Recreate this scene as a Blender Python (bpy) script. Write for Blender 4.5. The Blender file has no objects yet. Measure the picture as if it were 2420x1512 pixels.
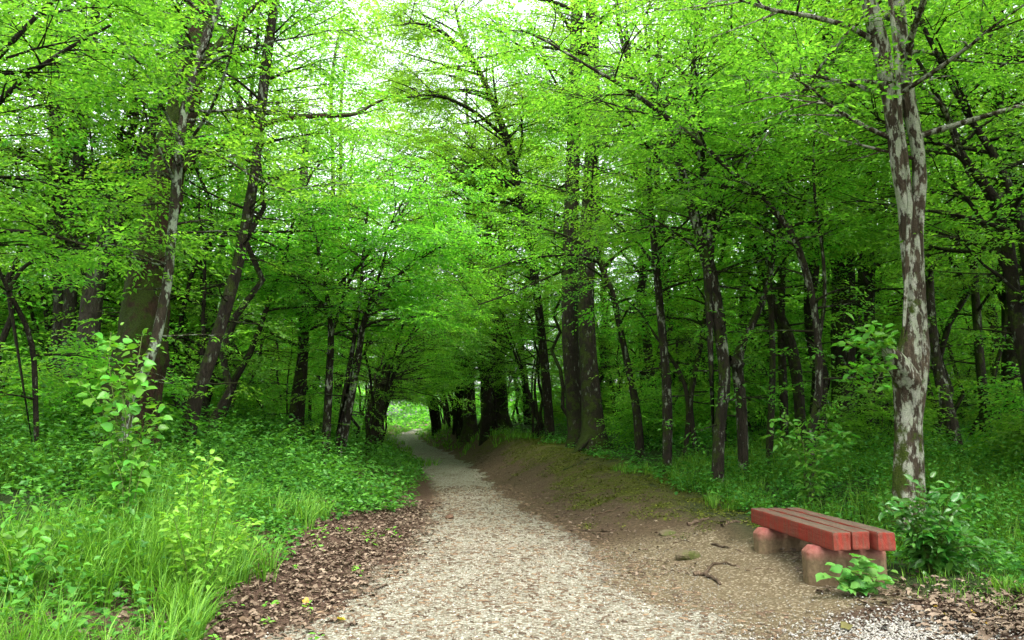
import bpy, math, random
import numpy as np
from mathutils import Vector

# ------------------------------------------------------------------ camera, sky, sun, exposure
SC = bpy.context.scene
COL = SC.collection
CAM = np.array([0.0, 0.0, 1.6]); PITCH = math.atan(234 / 1814.0); FPX = 1814.0   # pixel frame 2419 x 1512
cam = bpy.data.cameras.new("camera"); camo = bpy.data.objects.new("camera", cam); COL.objects.link(camo)
camo.location = CAM; camo.rotation_euler = (math.pi / 2 + PITCH, 0, 0)
cam.sensor_width = 36.0; cam.lens = 36.0 * FPX / 2419.0; cam.clip_start = 0.05; cam.clip_end = 600
SC.camera = camo
SUN_ELEV, SUN_AZ = math.radians(64), math.radians(150)        # azimuth measured from +Y towards +X
world = bpy.data.worlds.new("World"); SC.world = world; world.use_nodes = True
wn = world.node_tree; wn.nodes.clear()
wo = wn.nodes.new("ShaderNodeOutputWorld"); wb = wn.nodes.new("ShaderNodeBackground")
sk = wn.nodes.new("ShaderNodeTexSky"); sk.sky_type = 'NISHITA'; sk.sun_disc = False
sk.sun_elevation = SUN_ELEV; sk.sun_rotation = SUN_AZ; sk.dust_density = 4.0; sk.air_density = 1.0; sk.ozone_density = 0.6
hs = wn.nodes.new("ShaderNodeHueSaturation"); hs.inputs["Saturation"].default_value = 0.25
wn.links.new(sk.outputs[0], hs.inputs["Color"]); wn.links.new(hs.outputs[0], wb.inputs[0]); wn.links.new(wb.outputs[0], wo.inputs[0])
wb.inputs[1].default_value = 0.15
sun = bpy.data.lights.new("sun", 'SUN'); sun.energy = 0.8; sun.angle = math.radians(25); sun.color = (1.0, 0.96, 0.88)
suno = bpy.data.objects.new("sun", sun); COL.objects.link(suno)
sd = Vector((math.sin(SUN_AZ) * math.cos(SUN_ELEV), math.cos(SUN_AZ) * math.cos(SUN_ELEV), math.sin(SUN_ELEV)))
suno.rotation_euler = sd.to_track_quat('Z', 'Y').to_euler(); suno.location = (0, 0, 40)
vs = SC.view_settings; vs.view_transform = 'Standard'; vs.look = 'None'; vs.gamma = 1.0; vs.use_curve_mapping = False
vs.exposure = 2.36
SC.render.engine = 'CYCLES'
cy = SC.cycles; cy.max_bounces = 12; cy.diffuse_bounces = 7; cy.transmission_bounces = 10; cy.glossy_bounces = 2; cy.transparent_max_bounces = 4
cy.caustics_reflective = False; cy.caustics_refractive = False; cy.use_denoising = True
try:
    cy.use_adaptive_sampling = True; cy.adaptive_threshold = 0.015
except Exception: pass

RNG = np.random.default_rng(7)
def ray(px, py):
    a, b = (px - 1209.5) / FPX, (756 - py) / FPX
    return np.array([a, math.cos(PITCH) - b * math.sin(PITCH), math.sin(PITCH) + b * math.cos(PITCH)])
def at(px, py, Y):
    d = ray(px, py); return CAM + d * (Y / d[1])
def rad_at(wpx, p):
    return 0.5 * wpx * np.linalg.norm(p - CAM) / FPX * 0.84
def on_ground(px, py):
    d = ray(px, py); t = 3.0
    for _ in range(4000):
        p = CAM + d * t
        if p[2] < hgt(p[0], p[1]): break
        t += 0.02
    return np.array([p[0], p[1], float(hgt(p[0], p[1]))])

# ------------------------------------------------------------------ small maths
def sstep(a, b, x):
    t = np.clip((np.asarray(x, float) - a) / (b - a), 0, 1); return t * t * (3 - 2 * t)
_perm = np.random.default_rng(3).random((256, 256))
def vnoise(x, y):
    x = np.asarray(x, float); y = np.asarray(y, float)
    xi = np.floor(x).astype(int); yi = np.floor(y).astype(int); fx = x - xi; fy = y - yi
    fx = fx * fx * (3 - 2 * fx); fy = fy * fy * (3 - 2 * fy)
    g = lambda i, j: _perm[i & 255, j & 255]
    return (g(xi, yi) * (1 - fx) + g(xi + 1, yi) * fx) * (1 - fy) + (g(xi, yi + 1) * (1 - fx) + g(xi + 1, yi + 1) * fx) * fy
def fbm(x, y, o=4):
    s = 0; a = 0.5
    for k in range(o):
        s = s + a * vnoise(x * 2 ** k + 17.3 * k, y * 2 ** k + 5.1 * k); a *= 0.5
    return s / (1 - 0.5 ** o)
_yy = np.linspace(-45, 240, 2851)
_cx = np.interp(_yy, [-45, 0, 5.5, 7, 10.5, 13.5, 16.6, 20, 23, 28, 34, 39, 44, 50, 60, 80, 240], [0.6, 0.2, 0.06, -.12, -.24, -.56, -.95, -1.35, -1.76, -2.6, -3.7, -4.8, -5.95, -6.95, -7.4, -9.6, -30])
_k = np.hanning(31); _k /= _k.sum(); _cx = np.convolve(np.pad(_cx, 15, mode='edge'), _k, 'valid')
def pathc(y): return np.interp(y, _yy, _cx)
def hwl(y): return np.interp(y, [0, 4.5, 5.5, 7.2, 10.7, 15, 17, 23, 34, 44, 60], [2.4, 2.3, 2.0, 1.38, 1.02, .82, .74, .88, 1.15, 1.15, .9])
def hwr(y): return np.interp(y, [0, 4.5, 5.5, 7.2, 10.7, 15, 17, 23, 34, 44, 60], [2.8, 2.6, 2.1, 1.35, 1.0, .84, .76, .88, 1.15, 1.1, .9])
def hgt(x, y):
    x = np.asarray(x, float); y = np.asarray(y, float)
    c = pathc(y); sr = x - c - hwr(y); sl = c - hwl(y) - x
    br = np.interp(y, [3, 6.5, 7.5, 9, 11, 14, 21, 28, 38, 50], [.04, .11, .13, .19, .42, .62, .78, .95, .95, .5]); wr = np.interp(y, [20, 34], [1.9, 1.3])
    bl = np.interp(y, [3, 5, 7, 10, 14, 20, 30, 50], [.18, .25, .36, .46, .5, .5, .4, .3])
    z = 0.65 * sstep(25, 62, y) + br * sstep(-.1, 1, sr / wr) + bl * sstep(-.1, 2.1, sl)
    z = z + 0.035 * sstep(0.9, 0, np.abs(x - c)) + .45 * sstep(2, 4.6, sl) * sstep(5, 9, y) + .25 * sstep(2, 5, sr) * sstep(9, 12, y)
    off = sstep(0.0, 1.2, np.maximum(sr, sl))
    z = z + (0.03 + 0.16 * off) * (fbm(x * .7, y * .7, 3) - .5) + (0.02 + .03 * off) * (fbm(x * 3.1, y * 3.1, 2) - .5)
    far = np.maximum(np.maximum(sr, sl) - 8, 0)
    return z + 0.9 * (fbm(x * .06, y * .06, 2) - .5) * sstep(0, 12, far)

# ------------------------------------------------------------------ mesh helpers
def mesh_np(name, V, F, mats, midx=None, smooth=False, attrs=None):
    V = np.ascontiguousarray(V, dtype=np.float32); F = np.ascontiguousarray(F, dtype=np.int32)
    me = bpy.data.meshes.new(name); n, k = F.shape
    me.vertices.add(len(V)); me.vertices.foreach_set("co", V.ravel())
    me.loops.add(n * k); me.loops.foreach_set("vertex_index", F.ravel())
    me.polygons.add(n); me.polygons.foreach_set("loop_start", np.arange(0, n * k, k, dtype=np.int32))
    try: me.polygons.foreach_set("loop_total", np.full(n, k, dtype=np.int32))
    except Exception: pass
    for m in mats: me.materials.append(m)
    if midx is not None: me.polygons.foreach_set("material_index", np.ascontiguousarray(midx, dtype=np.int32))
    if smooth is not False:
        sm = np.full(n, True) if smooth is True else smooth
        me.polygons.foreach_set("use_smooth", np.ascontiguousarray(sm, dtype=bool))
    for an, av in (attrs or {}).items():
        a = me.attributes.new(an, 'FLOAT', 'POINT'); a.data.foreach_set("value", np.ascontiguousarray(av, dtype=np.float32))
    me.update(calc_edges=True); return me
def link(name, me, parent=None, loc=None):
    o = bpy.data.objects.new(name, me); COL.objects.link(o)
    if parent is not None: o.parent = parent
    if loc is not None: o.location = loc
    return o
def tag(o, label=None, cat=None, group=None, kind=None):
    if label: o["label"] = label
    if cat: o["category"] = cat
    if group: o["group"] = group
    if kind: o["kind"] = kind
    return o
def empty(name, loc, label, cat, group=None):
    o = link(name, None, None, tuple(float(v) for v in loc)); o.empty_display_size = 0.2
    return tag(o, label, cat, group)
def norm(v): 
    v = np.asarray(v, float); return v / (np.linalg.norm(v, axis=-1, keepdims=True) + 1e-9)

class Tubes:
    """Tapered tubes; every branch starts in a vertex of its parent's tube, so the wood is one connected surface."""
    def __init__(s): s.V = []; s.F = []; s.n = 0
    def add(s, P, R, sides=8, rough=0.0, parent=None, seed=0, flare=0.0, flute=0.0):
        P = np.asarray(P, float); R = np.asarray(R, float); m = len(P)
        T = np.gradient(P, axis=0); T = norm(T)
        a = np.array([0, 0, 1.0]) if abs(T[0][2]) < .9 else np.array([1.0, 0, 0])
        u = norm(np.cross(T[0], a)); U = np.zeros_like(P)
        for i in range(m):
            u = norm(u - T[i] * u.dot(T[i])); U[i] = u
        W = np.cross(T, U); th = np.arange(sides) * 2 * math.pi / sides
        rr = np.repeat(R[:, None], sides, 1)
        if rough > 0:
            rg = np.random.default_rng(seed + 11); ph = rg.random(4) * 20
            L = np.concatenate([[0], np.cumsum(np.linalg.norm(np.diff(P, axis=0), axis=1))])
            rr = rr * (1 + rough * 2 * (fbm(np.cos(th)[None] * 1.3 + ph[0] + 0 * L[:, None], L[:, None] * 1.6 + np.sin(th)[None] * 1.3 + ph[1], 3) - .5))
            rr = rr * (1 + rough * .5 * np.cos(th[None] * 3 + ph[2] + L[:, None] * .5) + flute * np.cos(th[None] * 5 + ph[1] + L[:, None] * .35))
            rr = rr * (1 + rough * .9 * (fbm(th[None] * 3.2 + ph[3] + 0 * L[:, None], L[:, None] * 4.5, 3) - .5))
            if flare > 0:
                fl = np.exp(-L / (flare * .45))[:, None]
                rr = rr * (1 + fl * (.45 + .4 * np.maximum(0, np.cos(th[None] * 2.5 + ph[3]))))
        C = P[:, None, :] + rr[..., None] * (np.cos(th)[None, :, None] * U[:, None, :] + np.sin(th)[None, :, None] * W[:, None, :])
        base = s.n; s.V.append(C.reshape(-1, 3)); s.n += m * sides
        i = np.arange(m - 1)[:, None] * sides; j = np.arange(sides)[None]; jn = (j + 1) % sides
        q = np.stack([i + j, i + jn, i + sides + jn, i + sides + j], -1).reshape(-1, 4) + base
        s.F.append(q)
        tip = s.n; s.V.append(P[-1:] + T[-1:] * R[-1]); s.n += 1
        jj = np.arange(sides); last = base + (m - 1) * sides
        s.F.append(np.stack([last + jj, last + (jj + 1) % sides, np.full(sides, tip), np.full(sides, tip)], -1))
        if parent is not None:
            par = parent[0] + min(parent[1], parent[3] - 1) * parent[2]
            s.F.append(np.stack([np.full(sides, par), base + (jj + 1) % sides, base + jj, np.full(sides, par)], -1))
        return (base, m // 2, sides, m)
    def tris(s):
        if not s.V: return np.zeros((0, 3)), np.zeros((0, 3), int)
        V = np.concatenate(s.V); Q = np.concatenate(s.F)
        T = np.concatenate([Q[:, [0, 1, 2]], Q[:, [0, 2, 3]]])
        ok = (T[:, 0] != T[:, 1]) & (T[:, 1] != T[:, 2]) & (T[:, 0] != T[:, 2]); return V, T[ok]
def resample(P, R, n):
    P = np.asarray(P, float); R = np.asarray(R, float)
    L = np.concatenate([[0], np.cumsum(np.linalg.norm(np.diff(P, axis=0), axis=1))]); t = np.linspace(0, L[-1], n)
    # Catmull-Rom like smoothing through interpolation and a light blur
    Q = np.stack([np.interp(t, L, P[:, k]) for k in range(3)], -1); r = np.interp(t, L, R)
    for _ in range(2):
        Q[1:-1] = .25 * Q[:-2] + .5 * Q[1:-1] + .25 * Q[2:]
    return Q, r

# ------------------------------------------------------------------ materials
class NT:
    def __init__(s, name):
        s.m = bpy.data.materials.new(name); s.m.use_nodes = True; s.t = s.m.node_tree; s.t.nodes.clear()
        s.out = s.t.nodes.new("ShaderNodeOutputMaterial")
    def n(s, kind, _props=None, **ins):
        nd = s.t.nodes.new(kind)
        for k, v in (_props or {}).items(): setattr(nd, k, v)
        for k, v in ins.items():
            key = int(k[1:]) if k[0] == 'i' and k[1:].isdigit() else k.replace('_', ' ')
            sock = nd.inputs[key]
            if hasattr(v, 'is_output'): s.t.links.new(v, sock)
            else: sock.default_value = v
        return nd
    def noise(s, scale, vec=None, detail=4, rough=.55):
        nd = s.n("ShaderNodeTexNoise", None, Scale=scale, Detail=detail, Roughness=rough)
        if vec is not None: s.t.links.new(vec, nd.inputs["Vector"])
        return nd.outputs["Fac"]
    def ramp(s, fac, stops):
        nd = s.n("ShaderNodeValToRGB", None, Fac=fac); el = nd.color_ramp.elements
        while len(el) < len(stops): el.new(.5)
        for e, (p, c) in zip(el, stops):
            e.position = p; e.color = (*c, 1) if len(c) == 3 else c
        return nd.outputs["Color"]
    def step(s, fac, a, b):
        nd = s.n("ShaderNodeMapRange", {"clamp": True}, Value=fac); nd.inputs[1].default_value = a; nd.inputs[2].default_value = b
        return nd.outputs[0]
    def mix(s, fac, a, b, mode='MIX'):
        nd = s.t.nodes.new("ShaderNodeMix"); nd.data_type = 'RGBA'; nd.blend_type = mode
        for key, v in ((0, fac), (6, a), (7, b)):
            if hasattr(v, 'is_output'): s.t.links.new(v, nd.inputs[key])
            else: nd.inputs[key].default_value = (*v, 1) if isinstance(v, tuple) and len(v) == 3 else v
        return nd.outputs[2]
    def math(s, op, a, b=0.0, c=None):
        nd = s.t.nodes.new("ShaderNodeMath"); nd.operation = op
        for i, v in enumerate((a, b) if c is None else (a, b, c)):
            if hasattr(v, 'is_output'): s.t.links.new(v, nd.inputs[i])
            else: nd.inputs[i].default_value = v
        return nd.outputs[0]
    def bump(s, h, strength=.5, dist=.02):
        return s.n("ShaderNodeBump", None, Height=h, Strength=strength, Distance=dist).outputs[0]
    def surf(s, sh): s.t.links.new(sh, s.out.inputs[0]); return s.m
    def pbr(s, col, rough=.85, normal=None, spec=.3):
        kw = {"Base_Color": col, "Roughness": rough}
        nd = s.n("ShaderNodeBsdfPrincipled", None, **kw); nd.inputs["Specular IOR Level"].default_value = spec
        if normal is not None: s.t.links.new(normal, nd.inputs["Normal"])
        return s.surf(nd.outputs[0])

def leaf_mat(name, dark, mid, light, trans=.5, tcol=(1.25, 1.25, .55), spec=.35, rough=.42):
    t = NT(name); g = t.n("ShaderNodeNewGeometry"); oi = t.n("ShaderNodeObjectInfo")
    c = t.ramp(g.outputs["Random Per Island"], [(0.0, dark), (.55, mid), (1.0, light)])
    hv = t.n("ShaderNodeHueSaturation", None, Color=c)
    t.t.links.new(t.math('MULTIPLY_ADD', oi.outputs["Random"], .035, .478), hv.inputs["Hue"])
    t.t.links.new(t.math('MULTIPLY_ADD', oi.outputs["Random"], .3, .85), hv.inputs["Value"])
    c = hv.outputs[0]
    tc = t.mix(1.0, c, tcol, 'MULTIPLY')
    p = t.n("ShaderNodeBsdfPrincipled", None, Base_Color=c, Roughness=rough); p.inputs["Specular IOR Level"].default_value = spec
    tr = t.n("ShaderNodeBsdfTranslucent", None, Color=tc)
    mx = t.n("ShaderNodeMixShader", None, Fac=trans); t.t.links.new(p.outputs[0], mx.inputs[1]); t.t.links.new(tr.outputs[0], mx.inputs[2])
    return t.surf(mx.outputs[0])
M = {}
M['leaf'] = leaf_mat('hornbeam_leaf', (.054, .168, .024), (.096, .245, .034), (.155, .335, .055), .66, (2.0, 2.05, .8))
M['leaf_oak'] = leaf_mat('oak_leaf', (.072, .185, .024), (.118, .262, .034), (.175, .35, .055), .66, (2.0, 2.05, .8))
M['leaf_near'] = leaf_mat('broad_leaf', (.05, .19, .022), (.085, .27, .03), (.14, .36, .04), .42, (1.4, 1.35, .5), .3, .4)
M['leaf_bright'] = leaf_mat('young_leaf', (.12, .31, .03), (.18, .41, .045), (.26, .50, .07), .45, (1.2, 1.2, .5), .3, .4)
M['leaf_pale'] = leaf_mat('pale_heart_leaf', (.07, .23, .045), (.11, .31, .06), (.17, .40, .09), .4, (1.2, 1.2, .5), .3, .4)
M['leaf_gloss'] = leaf_mat('glossy_leaf', (.03, .13, .018), (.05, .19, .024), (.09, .27, .04), .35, (1.4, 1.35, .5), .5, .32)
M['herb'] = leaf_mat('herb_leaf', (.03, .12, .018), (.06, .20, .028), (.12, .31, .045), .4, (1.4, 1.35, .5), .25, .45)
M['grass'] = leaf_mat('grass_blade', (.06, .17, .018), (.11, .27, .028), (.20, .40, .05), .42, (1.35, 1.3, .5), .2, .45)
M['moss'] = leaf_mat('moss_shoot', (.05, .07, .010), (.09, .11, .015), (.15, .17, .025), .2, (1, 1, .5), .1, .7)
M['yellow'] = leaf_mat('yellow_leaf', (.38, .28, .03), (.46, .34, .04), (.5, .4, .07), .3, (1, 1, .5))

def bark(name, dark, pale, lichen=.0, moss=.0, lich_col=(.50, .52, .46), scale=1.0, moss_z=None, streak=7.0, mossy=((.012, .022, .003), (.045, .066, .007))):
    t = NT(name); tc = t.n("ShaderNodeTexCoord"); ob = tc.outputs["Object"]
    mp = t.n("ShaderNodeMapping", None, Vector=ob); mp.inputs["Scale"].default_value = (1, 1, .22)
    f = t.noise(streak * 4 * scale, mp.outputs[0], 6, .65); big = t.noise(2.2 * scale, ob, 4, .6)
    col = t.mix(t.step(f, .3, .7), dark, pale)
    col = t.mix(t.step(big, .35, .75), col, tuple(.6 * c for c in dark), 'MIX')
    fine = t.noise(60 * scale, ob, 3, .6)
    if lichen > 0:
        mp2 = t.n("ShaderNodeMapping", None, Vector=ob); mp2.inputs["Scale"].default_value = (1, 1, .38)
        l = t.noise(10 * scale, mp2.outputs[0], 7, .68); lo = .62 - .3 * lichen
        lc = t.mix(t.step(t.noise(9, ob, 2), .35, .65), lich_col, tuple(c * f for c, f in zip(lich_col, (.72, .85, .66))))
        lc = t.mix(t.step(fine, .35, .75), lc, tuple(.55 * c for c in lich_col))
        col = t.mix(t.step(l, lo, lo + .06), col, lc)
    if moss > 0:
        g = t.n("ShaderNodeNewGeometry"); sx = t.n("ShaderNodeSeparateXYZ", None, Vector=g.outputs["Normal"])
        side = t.math('ADD', t.math('MULTIPLY', sx.outputs[0], -.07), t.math('MULTIPLY', sx.outputs[2], .25))
        mm = t.math('ADD', t.noise(4.5 * scale, ob, 8, .68), side)
        if moss_z is not None:
            sz = t.n("ShaderNodeSeparateXYZ", None, Vector=ob)
            mm = t.math('ADD', mm, t.math('MULTIPLY', t.step(sz.outputs[2], 0, moss_z), -.22))
        lo = .70 - .32 * moss
        mc = t.mix(t.step(fine, .3, .7), *mossy)
        col = t.mix(t.step(mm, lo, lo + .08), col, mc)
    h = t.math('ADD', t.math('MULTIPLY', f, 1.0), t.math('MULTIPLY', fine, .35))
    return t.pbr(col, .9, t.bump(h, 1.0, .06), .2)
M['bark'] = bark('dark_bark', (.012, .009, .006), (.042, .032, .021), .12, .5, (.20, .22, .17))
M['bark_far'] = bark('plain_bark', (.012, .009, .006), (.040, .031, .021), .08, .5, (.17, .19, .14))  # own dark bark colour of most repeated trees
M['bark_lichen'] = bark('lichen_bark', (.028, .018, .011), (.12, .092, .06), .48, .70, (.42, .415, .35), 1.0, 4.5, mossy=((.02, .035, .004), (.07, .10, .010)))
M['bark_moss'] = bark('mossy_bark', (.016, .008, .005), (.07, .036, .021), .0, .74, mossy=((.010, .02, .002), (.05, .072, .007)))
M['bark_pale'] = bark('pale_bark', (.02, .017, .012), (.065, .056, .04), .16, .45, (.15, .17, .12))
M['bark_spot'] = bark('pale_spotted_bark', (.018, .014, .009), (.065, .05, .035), .38, .5, (.32, .36, .29))
M['bark_stem'] = bark('blotchy_bark', (.013, .010, .007), (.050, .038, .026), .24, .45, (.33, .34, .28))
M['root'] = bark('root_bark', (.085, .056, .036), (.21, .15, .10))

def ground_mat():
    t = NT('forest_floor'); tc = t.n("ShaderNodeTexCoord"); ob = tc.outputs["Object"]
    at_ = lambda n: t.n("ShaderNodeAttribute", {"attribute_name": n}).outputs["Fac"]
    n1 = t.noise(3, ob, 5, .6); n2 = t.noise(28, ob, 5, .65); n3 = t.noise(110, ob, 3, .6)
    soil = t.mix(t.step(n2, .3, .7), (.06, .041, .025), (.15, .104, .063))
    lit = t.mix(t.step(n2, .35, .65), (.06, .036, .025), (.17, .108, .076)); lit = t.mix(t.step(n3, .45, .6), lit, (.07, .042, .03))
    dirt = t.mix(t.step(n2, .3, .72), (.12, .088, .05), (.215, .168, .10))
    vor = t.n("ShaderNodeTexVoronoi", {"feature": 'F1'}, Vector=ob, Scale=55.0)
    chip = t.step(t.n("ShaderNodeSeparateColor", None, Color=vor.outputs["Color"]).outputs[0], .80, .84)
    dirt = t.mix(chip, dirt, (.36, .30, .21))
    mcol = t.mix(t.step(n3, .3, .7), (.045, .052, .010), (.15, .15, .028))
    green = t.mix(t.step(n2, .3, .7), (.02, .04, .012), (.05, .08, .022))
    col = t.mix(at_('green'), soil, green)
    col = t.mix(t.step(t.math('ADD', at_('litter'), t.math('MULTIPLY', t.math('SUBTRACT', n1, .5), .8)), .4, .6), col, lit)
    col = t.mix(t.step(t.math('ADD', at_('dirt'), t.math('MULTIPLY', t.math('SUBTRACT', n2, .5), .9)), .35, .65), col, dirt)
    col = t.mix(t.step(t.math('ADD', at_('moss'), t.math('ADD', t.math('MULTIPLY', t.math('SUBTRACT', n1, .5), 2.6), t.math('MULTIPLY', t.math('SUBTRACT', n2, .5), 2.2))), .85, 1.25), col, mcol)
    h = t.math('ADD', n2, t.math('MULTIPLY', n3, .6))
    return t.pbr(col, .95, t.bump(h, 1.0, .05), .15)
M['ground'] = ground_mat()
def gravel_mat():
    t = NT('gravel'); tc = t.n("ShaderNodeTexCoord"); ob = tc.outputs["Object"]
    v = t.n("ShaderNodeTexVoronoi", {"feature": 'F1'}, Vector=ob, Scale=42.0)
    v2 = t.n("ShaderNodeTexVoronoi", {"feature": 'F1'}, Vector=ob, Scale=90.0)
    r = t.n("ShaderNodeSeparateColor", None, Color=v.outputs["Color"]).outputs[0]
    col = t.ramp(r, [(0.0, (.09, .081, .06)), (.3, (.17, .161, .125)), (.65, (.24, .232, .187)), (1.0, (.34, .335, .285))])
    edge = t.step(v.outputs["Distance"], .55, .8)
    col = t.mix(edge, col, (.13, .095, .06))
    mp = t.n("ShaderNodeMapping", None, Vector=ob); mp.inputs["Scale"].default_value = (.35, 1, 1)
    bits = t.noise(45, mp.outputs[0], 3, .6)
    big = t.noise(1.4, ob, 4, .6)
    thr = t.math('ADD', bits, t.math('MULTIPLY', t.math('SUBTRACT', big, .5), .45))
    col = t.mix(t.step(thr, .57, .63), col, (.085, .058, .036))
    ed = t.n("ShaderNodeAttribute", {"attribute_name": 'edge'}).outputs["Fac"]
    dk = t.step(t.math('ADD', ed, t.math('MULTIPLY', t.math('SUBTRACT', t.noise(5, ob, 5, .65), .5), 1.3)), .45, .85)
    col = t.mix(dk, col, t.mix(bits, (.05, .04, .03), (.12, .085, .055)))
    h = t.math('SUBTRACT', 1.0, v.outputs["Distance"]); h = t.math('ADD', h, t.math('MULTIPLY', v2.outputs["Distance"], -.4))
    return t.pbr(col, .9, t.bump(h, .8, .02), .2)
M['gravel'] = gravel_mat()
def island_mat(name, stops, rough=.85, spec=.2, bumpsc=None):
    t = NT(name); g = t.n("ShaderNodeNewGeometry"); c = t.ramp(g.outputs["Random Per Island"], stops)
    tc = t.n("ShaderNodeTexCoord"); n = t.noise(40, tc.outputs["Object"], 4, .6)
    c = t.mix(t.math('MULTIPLY', t.step(n, .35, .7), .45), c, (.10, .07, .045))
    return t.pbr(c, rough, t.bump(n, .4, .01), spec)
M['stone'] = island_mat('gravel_stone', [(0, (.12, .10, .07)), (.3, (.21, .187, .145)), (.7, (.30, .277, .225)), (1, (.48, .465, .41))])
M['stone_white'] = island_mat('white_stone', [(0, (.18, .165, .14)), (.5, (.29, .275, .25)), (1, (.44, .43, .40))])
M['dead_leaf'] = island_mat('dead_leaf', [(0, (.058, .038, .025)), (.35, (.112, .077, .052)), (.7, (.175, .126, .088)), (1, (.27, .205, .15))], .7, .3)
M['twig'] = island_mat('twig_bark', [(0, (.04, .027, .018)), (.6, (.10, .065, .04)), (1, (.22, .15, .09))])

# ------------------------------------------------------------------ ground and path
def build_ground():
    def warp(n, a, b, c, s):
        t = np.linspace(-1, 1, n); return c + s * np.sinh(t * math.asinh((b - a) / 2 / s))
    xs = np.unique(np.concatenate([np.linspace(-5.5, 6.0, 150), -5.5 - np.geomspace(.08, 115, 55), 6.0 + np.geomspace(.08, 115, 55)]))
    ys = np.unique(np.concatenate([np.linspace(3.5, 16, 150), 3.5 - np.geomspace(.1, 45, 30), 16 + np.geomspace(.09, 220, 90)]))
    X, Y = np.meshgrid(xs, ys); Z = hgt(X, Y); c = pathc(Y)
    sr = X - c - hwr(Y); sl = c - hwl(Y) - X; far = sstep(12, 26, Y)
    wig = (fbm(X * 1.1, Y * 1.1, 3) - .5)
    litter = sstep(-.5, .0, sl) * sstep(2.3 - .6 * far, 1.0, sl + wig) * (1 - .4 * far)
    corner = sstep(2.0, 3.0, X + wig) * sstep(6.9, 6.2, Y + wig * .6) * sstep(4.0, 4.6, Y)
    litter = np.maximum(litter, corner)
    dirt = sstep(-.7, -.1, sr) * sstep(1.9, 1.2, sr + wig * .8) * sstep(11.5, 8.0, Y) * (1 - corner)
    dirt = np.maximum(dirt, .75 * sstep(1.8, 2.2, X) * sstep(3.7, 3.3, X) * sstep(6.2, 6.8, Y) * sstep(9.6, 8.8, Y))
    brown = sstep(-.3, .1, sr) * sstep(1.5, .7, sr + wig) * sstep(8, 11, Y)
    moss = 1.1 * sstep(.45, 1.2, sr + wig * 1.4) * sstep(3.4, 2.4, sr) * sstep(9, 12, Y) * sstep(40, 30, Y)
    moss = np.maximum(moss, .35 * sstep(.5, 1.2, sr + wig) * sstep(2.4, 1.8, sr) * sstep(7, 9, Y) * sstep(14, 11, Y))
    green = np.clip(np.maximum(sstep(1.2, 2.4, sr + wig), sstep(1.6, 2.6, sl + wig)), 0, 1)
    litter = np.maximum(litter, .42 * brown)
    litter = np.maximum(litter, .45 * sstep(4, 8, np.maximum(sr, sl)))
    nx, ny = len(xs), len(ys); i = (np.arange(ny - 1)[:, None] * nx + np.arange(nx - 1)[None]).ravel()
    F = np.stack([i, i + 1, i + nx + 1, i + nx], -1)
    me = mesh_np('ground', np.stack([X, Y, Z], -1).reshape(-1, 3), F, [M['ground']], None, True,
                 {'litter': litter.ravel(), 'dirt': dirt.ravel(), 'moss': moss.ravel(), 'green': green.ravel()})
    tag(link('ground', me), 'brown forest floor with leaf litter, bare soil and moss', None, None, 'structure')
    # the gravel path, a sheet of its own whose ragged edges sink under the soil
    vy = np.concatenate([np.linspace(-6, 4, 40, endpoint=False), np.linspace(4, 16, 230, endpoint=False), 16 + np.geomspace(.06, 64, 150)])
    u = np.linspace(-1.25, 1.25, 90); U, Yp = np.meshgrid(u, vy)
    Xp = pathc(Yp) + np.where(U < 0, U * hwl(Yp), U * hwr(Yp))
    ragged = 1.0 - np.abs(U) + np.where(U > 0, .75, .42) * (fbm(Xp * 1.4, Yp * 1.4, 4) - .5) + .2 * (fbm(Xp * 9, Yp * 9, 2) - .5)
    off = np.clip(ragged * .12, -.06, .014) + .012 * (fbm(Xp * 6, Yp * 6, 2) - .5)
    edge = np.clip(1.0 - ragged / .42, 0, 1) * np.where(U < 0, 1, .75) * sstep(5.0, 8.5, Yp)
    me = mesh_np('gravel_path', np.stack([Xp, Yp, hgt(Xp, Yp) + off], -1).reshape(-1, 3),
                 (lambda i: np.stack([i, i + 1, i + 91, i + 90], -1))((np.arange(len(vy) - 1)[:, None] * 90 + np.arange(89)[None]).ravel()),
                 [M['gravel']], None, True, {'edge': edge.ravel()})
    p = tag(link('gravel_path', me), 'pale gravel path winding into the forest', None, None, 'structure')
    return p
PATH = build_ground()

# ------------------------------------------------------------------ leaves, sprays, crowns
def leaf_tpl(n=4, w=.52, fold=.10, droop=.08):
    """unit leaf along +x, width w, in the xy plane; n=2 or 4 triangles (or 8 for large leaves)"""
    if n == 2:
        V = [(0, 0, 0), (.45, -w / 2, fold), (1, 0, -droop), (.45, w / 2, fold)]; F = [(0, 1, 2), (0, 2, 3)]
    elif n == 4:
        V = [(0, 0, 0), (.28, -w * .45, fold * .8), (.62, -w * .42, fold * .7), (1, 0, -droop), (.62, w * .42, fold * .7), (.28, w * .45, fold * .8)]
        F = [(0, 1, 2), (0, 2, 3), (0, 3, 4), (0, 4, 5)]
    else:
        xs_ = [0, .12, .32, .58, .8, 1.0]; ws = [.0, .38, .5, .42, .23, 0]
        V = [(0, 0, 0)]; F = []
        for x, q in zip(xs_[1:-1], ws[1:-1]): V += [(x, -w * q, fold * q * 2), (x, 0, -droop * x * x), (x, w * q, fold * q * 2)]
        V.append((1, 0, -droop)); F = [(0, 1, 2), (0, 2, 3)]
        for k in range(3):
            a = 1 + 3 * k; F += [(a, a + 3, a + 4), (a, a + 4, a + 1), (a + 1, a + 4, a + 5), (a + 1, a + 5, a + 2)]
        a = 10; F += [(a, 13, a + 1), (a + 1, 13, a + 2)]
    return np.array(V, float), np.array(F, int)
def frames(d, up):
    d = norm(d); y = norm(np.cross(up, d)); z = np.cross(d, y); return np.stack([d, y, z], -1)      # columns
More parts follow.
